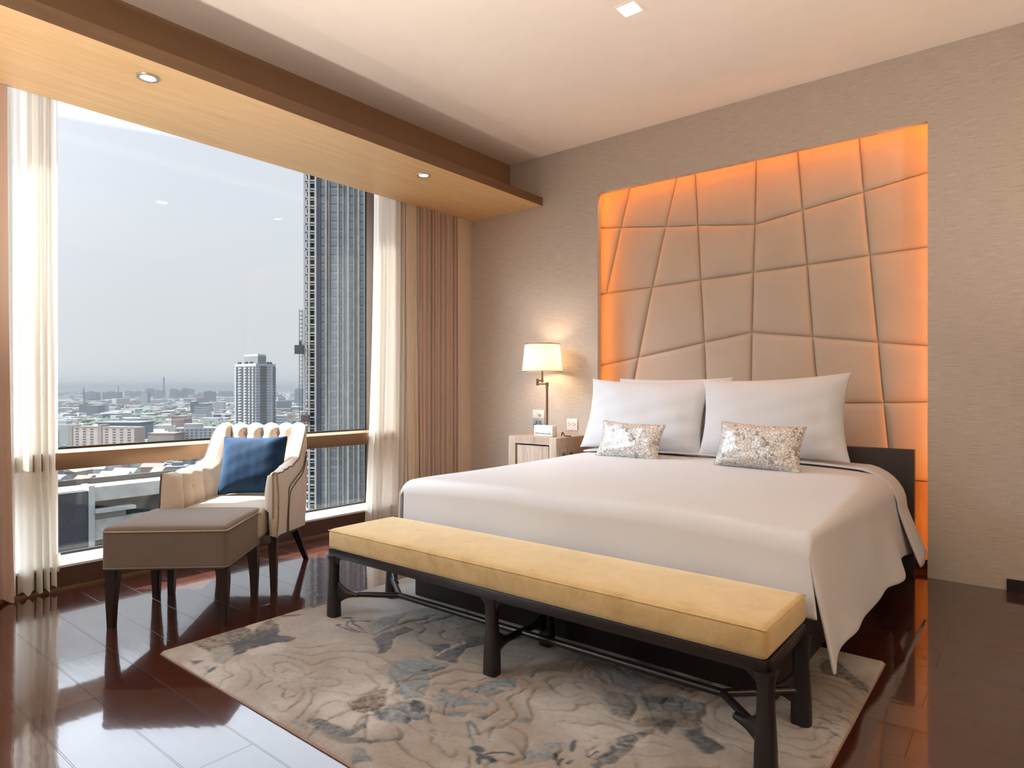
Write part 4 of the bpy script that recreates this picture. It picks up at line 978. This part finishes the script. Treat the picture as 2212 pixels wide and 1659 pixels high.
# --- masts
def mast(px, yt, yb, D, wb_, wt_, label, lean=0., col_=cR):
    b = P(px, D, GZ); t = empty('radio_mast', b, TH, label, 'mast'); h = ztop(yt, D)-GZ; bm = bmesh.new(); n = 14
    pos = lambda z, sx, sy: Vector((sx*(wt_+(wb_-wt_)*max(0, 1-z/h)**2.4)/2+lean*z, sy*(wt_+(wb_-wt_)*max(0, 1-z/h)**2.4)/2, z)); r = max(.35, wb_*.03)
    zz = [h*k/n for k in range(n+1)]
    for sx in (-1, 1):
        for sy in (-1, 1): addtube(bm, [pos(z, sx, sy) for z in zz], r, 4)
    for a, b_ in zip(zz, zz[1:]):
        for s in (-1, 1):
            addtube(bm, [pos(a, -1, s), pos(b_, 1, s)], r*.6, 4); addtube(bm, [pos(a, 1, s), pos(b_, -1, s)], r*.6, 4)
    bmobj('lattice', bm, col_, t, False); box('antenna', (-.4+lean*h, -.4, h), (.4+lean*h, .4, h*1.04), cG, t)
mast(354, 815, 873, 3290, 26, 4, 'tall tapering lattice tower on the skyline', 0, cG)
mast(255.5, 834, 877, 2900, 4, 2.5, 'thin straight mast left of the lattice tower', 0, cR)
mast(183, 838, 872, 1980, 5, 3, 'mast leaning above the dark grey block', -.035, cSlate)
mast(629, 836, 850, 4500, 5, 3, 'faint mast beside the lone pale block between the towers', 0, cG)
# --- white high-rise with balconies
wt = empty('high_rise', P(553, 700, GZ), 0, 'tall white apartment tower with stacked balconies rising behind the armchair', 'building')
def face_frame(pa, pb): u = Vector(pb)-Vector(pa); return u.length, math.atan2(u.y, u.x)
C0 = P(553, 700, GZ); CLf = P(507, 722, GZ); CRt = P(595.5, 724, GZ); CB = CLf+CRt-C0
ht = ztop(785, 700)-GZ; ring = [CLf-C0, Vector((0, 0, 0)), CRt-C0, CB-C0]
vs = [Vector((p.x, p.y, 0)) for p in ring]+[Vector((p.x, p.y, ht)) for p in ring]
mesh('body', vs, [(0, 1, 5, 4), (1, 2, 6, 5), (2, 3, 7, 6), (3, 0, 4, 7), (4, 5, 6, 7)], cm('tower white', (.50, .52, .56, 1)), wt, False)
nfl = 36; fl = 3.12
def onface(name, pa, pb, cells, mat, out=.6, inn=.2):
    L_, a = face_frame(pa, pb); Mx = Matrix.Translation(pa-C0) @ Matrix.Rotation(a, 4, 'Z')
    for cs in [[c] for c in cells[:100]]+([cells[100:]] if cells[100:] else []):
        bm = bmesh.new()
        for f0, f1, z0_, z1_ in cs: addbox(bm, (L_*f0, -out, z0_), (L_*f1, inn, z1_), mat=Mx)
        o = bmobj(name, bm, mat, wt, False)
        if len(cs) > 1: o['kind'] = 'stuff'
lb = []; ldk = []; rb = []; rdk = []
for k in range(nfl):
    z = ht-3-k*fl
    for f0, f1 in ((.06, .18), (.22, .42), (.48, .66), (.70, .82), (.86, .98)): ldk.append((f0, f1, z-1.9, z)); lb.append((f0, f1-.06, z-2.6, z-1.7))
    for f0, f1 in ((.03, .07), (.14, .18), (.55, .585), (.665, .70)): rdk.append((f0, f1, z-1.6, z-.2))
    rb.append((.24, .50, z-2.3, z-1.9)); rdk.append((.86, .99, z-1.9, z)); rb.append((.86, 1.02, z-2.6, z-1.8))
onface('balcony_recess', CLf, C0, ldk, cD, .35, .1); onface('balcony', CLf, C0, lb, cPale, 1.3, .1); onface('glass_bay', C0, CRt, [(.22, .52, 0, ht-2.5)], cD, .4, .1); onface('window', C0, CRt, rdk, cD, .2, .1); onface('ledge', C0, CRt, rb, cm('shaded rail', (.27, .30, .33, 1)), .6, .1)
for nme, q0, q1, z0_, z1_, m_ in (('roof_house', .25, .8, ht, ht+8.5, cG), ('roof_canopy', .12, .85, ht+8.5, ht+10.5, cPale)):
    A_ = (CLf-C0)*q0+(CRt-C0)*.15; B_ = (CLf-C0)*(q0*.0+.05)+(CRt-C0)*.55
    bm = bmesh.new(); pts = [(CLf-C0)*.75+(CRt-C0)*.2, (CLf-C0)*.1+(CRt-C0)*.2, (CLf-C0)*.1+(CRt-C0)*.62, (CLf-C0)*.75+(CRt-C0)*.62]
    v = [bm.verts.new((p.x, p.y, z)) for z in (z0_, z1_) for p in pts]
    for f in ((0, 1, 5, 4), (1, 2, 6, 5), (2, 3, 7, 6), (3, 0, 4, 7), (4, 5, 6, 7), (3, 2, 1, 0)): bm.faces.new([v[i] for i in f])
    bmobj(nme, bm, m_, wt, False)
bm = bmesh.new()
for f, g_ in ((.85, .1), (.93, .15), (.08, .82), (.12, .75), (.3, .08), (.5, .06)):
    p = (CLf-C0)*f+(CRt-C0)*g_; bmesh.ops.create_icosphere(bm, subdivisions=1, radius=2.2, matrix=Matrix.Translation((p.x, p.y, ht+1)))
o = bmobj('roof_planting', bm, cGreen, wt); o['kind'] = 'stuff'
# --- near tower under construction
nt = empty('construction_tower', P(656, 236, GZ), 0, 'tall unfinished concrete tower at the right of the view with a hoist on its side', 'building')
NA, NB = P(656, 236, GZ), P(960, 240, GZ); LN, aN = face_frame(NA, NB); nt.rotation_euler = (0, 0, aN); hN = ztop(330, 236)-GZ+15
cN1 = cm('raw concrete', (.46, .43, .39, 1), .2, .3); cN2 = cm('pale frame', (.75, .72, .68, 1)); cN3 = cm('dark strip', (.055, .06, .075, 1)); cNw = cm('site glass', (.22, .26, .28, 1), rough=.3); cNd = cm('dark opening', (.045, .043, .045, 1)); cNy = cm('yellow board', (.30, .23, .12, 1))
pxm = lambda p: (p-656)/F*236*1.0
box('core', (pxm(682), .4, 0), (LN, 22, hN), cN1, nt)
box('inner_core', (.3, 3.2, 0), (pxm(684), 20, hN), cNd, nt)
slabs = []; rails_ = []; nF = int(hN/3.1)
for k in range(nF): z = hN-k*3.1; slabs.append(((0, 0, z-.42), (pxm(681), 4, z))); rails_.append(((0, 0, z-1.35), (pxm(681), .15, z-1.1)))
parts('floor_slab', slabs, cN2, nt); parts('railing', rails_, cN2, nt); parts('column', [((-.1, -.1, 0), (.5, .8, hN)), ((pxm(667)-.35, -.1, 0), (pxm(667)+.35, .6, hN)), ((pxm(679), -.2, 0), (pxm(683), .8, hN))], cN2, nt)
box('dark_strip', (pxm(683.5), -.1, 0), (pxm(692), .5, hN), cN3, nt)
parts('pier', [((pxm(a), -.5, 0), (pxm(b), .5, hN)) for a, b in ((701, 706), (709, 711), (727, 731), (739, 741), (748, 753), (762, 764), (771, 775), (786, 789))], cN1, nt)
yel = []
for k in range(nF):
    if 18 < k < 45 and random.random() < .7: yel.append(((.6, 2.6, hN-k*3.1-2.8), (pxm(666), 3.1, hN-k*3.1-.5)) if random.random() < .5 else ((pxm(668), 2.6, hN-k*3.1-2.8), (pxm(679), 3.1, hN-k*3.1-.5)))
parts('boarding', yel, cNy, nt)
wl = []
for k in range(nF):
    z = hN-k*3.1
    for a, b in ((693, 700), (712, 726), (732, 738), (754, 761), (776, 785), (790, 800)): wl.append(((pxm(a), .1, z-2.3), (pxm(b), .45, z-.3)))
wl.sort(key=lambda w_: (abs(w_[0][2]-85), w_[0][0])); proto = None
for lo, hi in wl[:100]: box('window', lo, hi, cNw, nt)
o = boxes('window', wl[100:], cNw, nt); o['kind'] = 'stuff'
hs = []; boxes_h = bmesh.new(); hx0, hx1 = -1.5, -.5; z1_ = ztop(668, 236)-GZ
for x, y in ((hx0, -.6), (hx1, -.6), (hx0, .4), (hx1, .4)): addtube(boxes_h, [(x, y, 0), (x, y, z1_)], .07, 4)
k = 0
while k*1.5 < z1_: addbox(boxes_h, (hx0, -.65, k*1.5), (hx1, .45, k*1.5+.12)); addbox(boxes_h, (hx1, 0, k*1.5), (.1, .1, k*1.5+.1)); k += 1
bmobj('hoist_mast', boxes_h, cNd, nt, False)
parts('hoist_cabin', [((-2.9, -1.6, ztop(765, 236)-GZ), (.3, -.6, ztop(746, 236)-GZ)), ((-1.4, -1.3, ztop(746, 236)-GZ), (-.6, -.7, ztop(737, 236)-GZ))], cN3, nt)
parts('hoist_cabin', [((-.6, -1.9, ztop(911, 236)-GZ), (2.3, -.6, ztop(896, 236)-GZ))], cm('red cabin', (.16, .05, .045, 1)), nt)
# --- near concrete car-park building, facade parallel to our window
XF = -148.; pk = empty('parking_building', (XF, 44, GZ), 0, 'stained white concrete building just below the window with dark open floors', 'building')
hp = ztop(1059, 127)-GZ; y0p, y1p = -8., 26.
box('body', (-10, y0p, 0), (-3, y1p, hp-2.4), cNd, pk); box('roof', (-10, y0p, hp-1.4), (-1, y1p, hp-.5), cm('sand roof', (.34, .27, .21, 1), .3, .2), pk)
box('roof_rim', (-10.4, y0p, hp-1.7), (-10, y1p, hp+.7), cm('roof edge', (.16, .14, .12, 1)), pk)
for zA, zB in ((hp-2.9, hp), (hp-10.8, hp-6.6), (hp-17.2, hp-14.6), (hp-23.4, hp-21), (hp-29.6, hp-27.0)): box('spandrel', (-1.2, 0, zA), (0, y1p, zB), cDirty, pk)
cl = []
for k in range(4): cl.append(((-1.6, 3.5+k*6.1, 0), (-.4, 4.3+k*6.1, hp-7)))
parts('column', cl, cPale, pk); parts('low_wall', [((-2.2, .2, z), (-1.4, y1p, z+1.6)) for z in (hp-14.6, hp-21, hp-27.0)], cG, pk)
box('end_tower', (-12, -8, 0), (.2, -.9, hp-.6), cm('dark louvre', (.045, .045, .055, 1), .3, 2), pk); box('end_pier', (-4, -1.0, 0), (.4, 0.1, hp+.4), cPale, pk); box('canopy', (-1.5, .1, hp-5.2), (1.2, 7.5, hp-4.5), cPale, pk); box('infill', (-1.4, .1, hp-8.6), (-.6, 6.2, hp-5.2), cPale, pk)
# --- low-rise sprawl
vmats = [cW, cG, cT, cR, cPale]; vlab = ['small flat roofed white house in the low city sprawl', 'small grey house in the low city sprawl', 'small tan house in the low city sprawl', 'small red roofed house in the low city sprawl', 'small pale gabled house in the low city sprawl']
def house_mesh(i):
    bm = bmesh.new(); addbox(bm, (-.5, -.5, 0), (.5, .5, 1))
    if i in (3, 4, 2):
        v = [bm.verts.new(c) for c in ((-.55, -.55, 1), (.55, -.55, 1), (.55, .55, 1), (-.55, .55, 1), (-.55, 0, 1.35), (.55, 0, 1.35))]
        for f in ((0, 1, 5, 4), (2, 3, 4, 5), (1, 2, 5), (3, 0, 4)): bm.faces.new([v[k] for k in f])
    else: addbox(bm, (-.2, -.1, 1), (.25, .3, 1.25))
    me = bpy.data.meshes.new('house'); bmesh.ops.recalc_face_normals(bm, faces=bm.faces); bm.to_mesh(me); bm.free(); me.materials.append([cW, cG, cT, cR, cPale][i]); return me
hm = [house_mesh(i) for i in range(5)]
spots = []
for _ in range(700):
    D = math.sqrt(random.uniform(470**2, 1800**2)); px = random.uniform(95, 700); spots.append((D, px))
spots.sort(); keep = []
for D, px in spots:
    y = HOR-(GZ+8-H)/F*D
    if 600 < px: continue
    keep.append((D, px))
    if len(keep) == 300: break
for D, px in keep:
    i = random.choices(range(5), (4, 3, 3, 2, 3))[0]; o = bpy.data.objects.new('house', hm[i]); COL.objects.link(o)
    sc = random.uniform(.8, 1.3); o.location = P(px, D, GZ); o.scale = (random.uniform(10, 24)*sc, random.uniform(9, 16)*sc, random.choice((6, 7, 9, 10, 13))); o.rotation_euler = (0, 0, aN+random.choice((0, .15, 1.57, -.2, 1.4)))
    tag(o, vlab[i], 'house', ('white', 'grey', 'tan', 'red roofed', 'pale gabled')[i]+' houses of the sprawl')
vs, fs, mi = [], [], []
for _ in range(9000):
    D = math.sqrt(random.uniform(1100**2, 8200**2)); px = random.uniform(90, 720); c = P(px, D, 0); a = random.uniform(0, 3.14); k = 1+D/2600
    sx, sy, sz = random.uniform(6, 16)*k, random.uniform(5, 10)*k, random.choice((4, 6, 7, 8, 10, 12, 18))*(1 if random.random() < .96 else 2.2)
    ca, sa = math.cos(a), math.sin(a); b = len(vs)
    for z in (GZ, GZ+sz):
        for x, y in ((-1, -1), (1, -1), (1, 1), (-1, 1)): vs.append((c.x+ca*x*sx-sa*y*sy, c.y+sa*x*sx+ca*y*sy, z))
    fs += [(b, b+1, b+5, b+4), (b+1, b+2, b+6, b+5), (b+2, b+3, b+7, b+6), (b+3, b, b+4, b+7), (b+4, b+5, b+6, b+7)]; m_ = random.choices(range(6), (5, 3, 3, 1.4, 3, 1.6))[0]; mi += [m_]*5
o = mesh('rooftops', vs, fs, [cW, cG, cT, cR, cPale, cSlate], None, False, midx=mi); tag(o, 'hazy carpet of countless low rooftops out to the horizon', 'rooftops', None, 'stuff')
bm = bmesh.new()
for cpx, cD, sp, nn in ((210, 1430, 36, 60), (250, 1350, 26, 30), (345, 1350, 34, 40), (470, 1250, 55, 90), (440, 1330, 40, 50), (395, 1900, 18, 20), (320, 1850, 20, 20), (650, 1500, 30, 40), (560, 1400, 40, 30), (150, 1250, 25, 24), (300, 2600, 60, 50), (480, 2700, 80, 60)):
    for _ in range(nn):
        D = cD*random.uniform(.93, 1.07); p = P(cpx+random.gauss(0, sp*.45), D, GZ+random.uniform(4, 13)); r = random.uniform(6, 12)
        bmesh.ops.create_icosphere(bm, subdivisions=1, radius=r, matrix=Matrix.Translation(p) @ Matrix.Diagonal((1, 1, random.uniform(.7, 1.1), 1)))
o = bmobj('treetops', bm, cGreen, None, True); tag(o, 'dark green treetops scattered among the low houses', 'trees', None, 'stuff')
# --- haze
hz = NT('city haze'); hz.t.nodes.remove(hz.b); vp = hz.n('ShaderNodeVolumePrincipled'); vp.inputs['Color'].default_value = (.115, .125, .135, 1); vp.inputs['Density'].default_value = 1/5200; vp.inputs['Anisotropy'].default_value = 0.
hz.l(vp.outputs[0], hz.out.inputs['Volume'])
o = box('haze', (-14000, -11000, GZ+.5), (-155, 14000, 45), hz.m); tag(o, 'pale haze lying over the city', 'haze', None, 'stuff')
# ================================================================== LIGHT
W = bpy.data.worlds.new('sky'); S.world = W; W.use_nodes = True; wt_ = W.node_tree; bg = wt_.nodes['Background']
tc = wt_.nodes.new('ShaderNodeTexCoord'); sp_ = wt_.nodes.new('ShaderNodeSeparateXYZ'); wt_.links.new(tc.outputs['Generated'], sp_.inputs[0])
rp = wt_.nodes.new('ShaderNodeValToRGB'); wt_.links.new(sp_.outputs['Z'], rp.inputs['Fac']); e = rp.color_ramp.elements
e[0].position = 0; e[0].color = (0.610/4, 0.638/4, 0.654/4, 1); e[1].position = 1; e[1].color = (.55, .70, .85, 1)
for p_, c in ((.10, (0.605/4, 0.638/4, 0.665/4, 1)), (.325, (0.643/4, 0.687/4, 0.752/4, 1)), (.37, (3.0/4, 3.35/4, 3.75/4, 1)), (.50, (3.0/4, 3.4/4, 3.85/4, 1)), (.62, (.60, .72, .88, 1))):
    q = e.new(p_); q.color = c
el = math.atan(1.925); hd = Vector((.77, .64)).normalized()
sd = Vector((hd.x*math.cos(el), hd.y*math.cos(el), -math.sin(el)))
def wn(t, op, a, b):
    m = wt_.nodes.new(t); m.operation = op
    for i, v in enumerate((a, b)):
        if hasattr(v, 'is_linked'): wt_.links.new(v, m.inputs[i])
        else: m.inputs[i].default_value = v
    return m
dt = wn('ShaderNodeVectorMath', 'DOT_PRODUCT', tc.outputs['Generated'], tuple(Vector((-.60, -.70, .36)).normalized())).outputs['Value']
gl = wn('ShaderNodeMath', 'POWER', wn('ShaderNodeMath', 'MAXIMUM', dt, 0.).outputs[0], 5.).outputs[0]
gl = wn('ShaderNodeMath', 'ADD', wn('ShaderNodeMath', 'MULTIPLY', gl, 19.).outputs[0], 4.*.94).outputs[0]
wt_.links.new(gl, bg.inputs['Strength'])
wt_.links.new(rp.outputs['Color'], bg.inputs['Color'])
def light(name, typ, loc, energy, color, rot=None, **kw):
    l = bpy.data.lights.new(name, typ); l.energy = energy; l.color = color
    for k, v in kw.items(): setattr(l, k, v)
    o = bpy.data.objects.new(name, l); o.location = loc
    if rot is not None: o.rotation_euler = rot
    COL.objects.link(o); return o
s_ = light('sun', 'SUN', (-20, -20, 40), 22., (1, .95, .87), angle=math.radians(.6)); s_.rotation_euler = sd.to_track_quat('-Z', 'Y').to_euler()
ORG = (1, .30, .05)
def strip(loc, rot, sx, sy, en): light('led_strip', 'AREA', loc, en, ORG, rot, shape='RECTANGLE', size=sx, size_y=sy)
strip((-1.59, .085, 2.715), (math.radians(-55), 0, 0), 2.4, .02, 8.5)
strip((-2.80, .085, 1.5), (0, math.radians(-90), 0), 2.4, .02, 3.8)
strip((-.385, .085, 1.4), (0, math.radians(90), 0), 2.7, .02, 5.2)
light('lamp_glow', 'POINT', (-3.097, -.20, 1.33), 7, (1, .72, .46), shadow_soft_size=.07)
WARM = (1, .86, .72)
for x, y, z, e_ in ((-3.425, -3.066, 2.63, 10), (-3.441, -1.186, 2.63, 10), (-1.628, -1.44, 3.05, 16)):
    light('downlight_beam', 'SPOT', (x, y, z), e_, WARM, (0, 0, 0), spot_size=math.radians(100), spot_blend=.8, shadow_soft_size=.04)
# added fill light behind the camera, no lamp stands there
light('rear_fill_light', 'POINT', (-1.9, -5.9, 1.75), 12, (1, .93, .86), shadow_soft_size=.15)
# added unseen fill spots behind and beside the camera, aimed up to brighten the ceiling
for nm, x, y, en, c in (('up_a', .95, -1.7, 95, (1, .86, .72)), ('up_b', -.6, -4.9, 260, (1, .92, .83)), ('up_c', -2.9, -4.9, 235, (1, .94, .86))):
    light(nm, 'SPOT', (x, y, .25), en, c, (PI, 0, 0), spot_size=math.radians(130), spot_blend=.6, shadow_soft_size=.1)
light('standing_lamp_glow', 'POINT', (1.35, -3.0, 1.5), 26, (1, .70, .48), shadow_soft_size=.25)
# ================================================================== render look
S.view_settings.view_transform = 'Standard'; S.view_settings.look = 'None'; S.view_settings.gamma = 1; S.view_settings.use_curve_mapping = False
S.view_settings.exposure = .35
cy_ = S.cycles; cy_.max_bounces = 10; cy_.diffuse_bounces = 6; cy_.transparent_max_bounces = 24; cy_.caustics_reflective = False; cy_.caustics_refractive = False
cy_.use_denoising = True; cy_.sample_clamp_indirect = 8
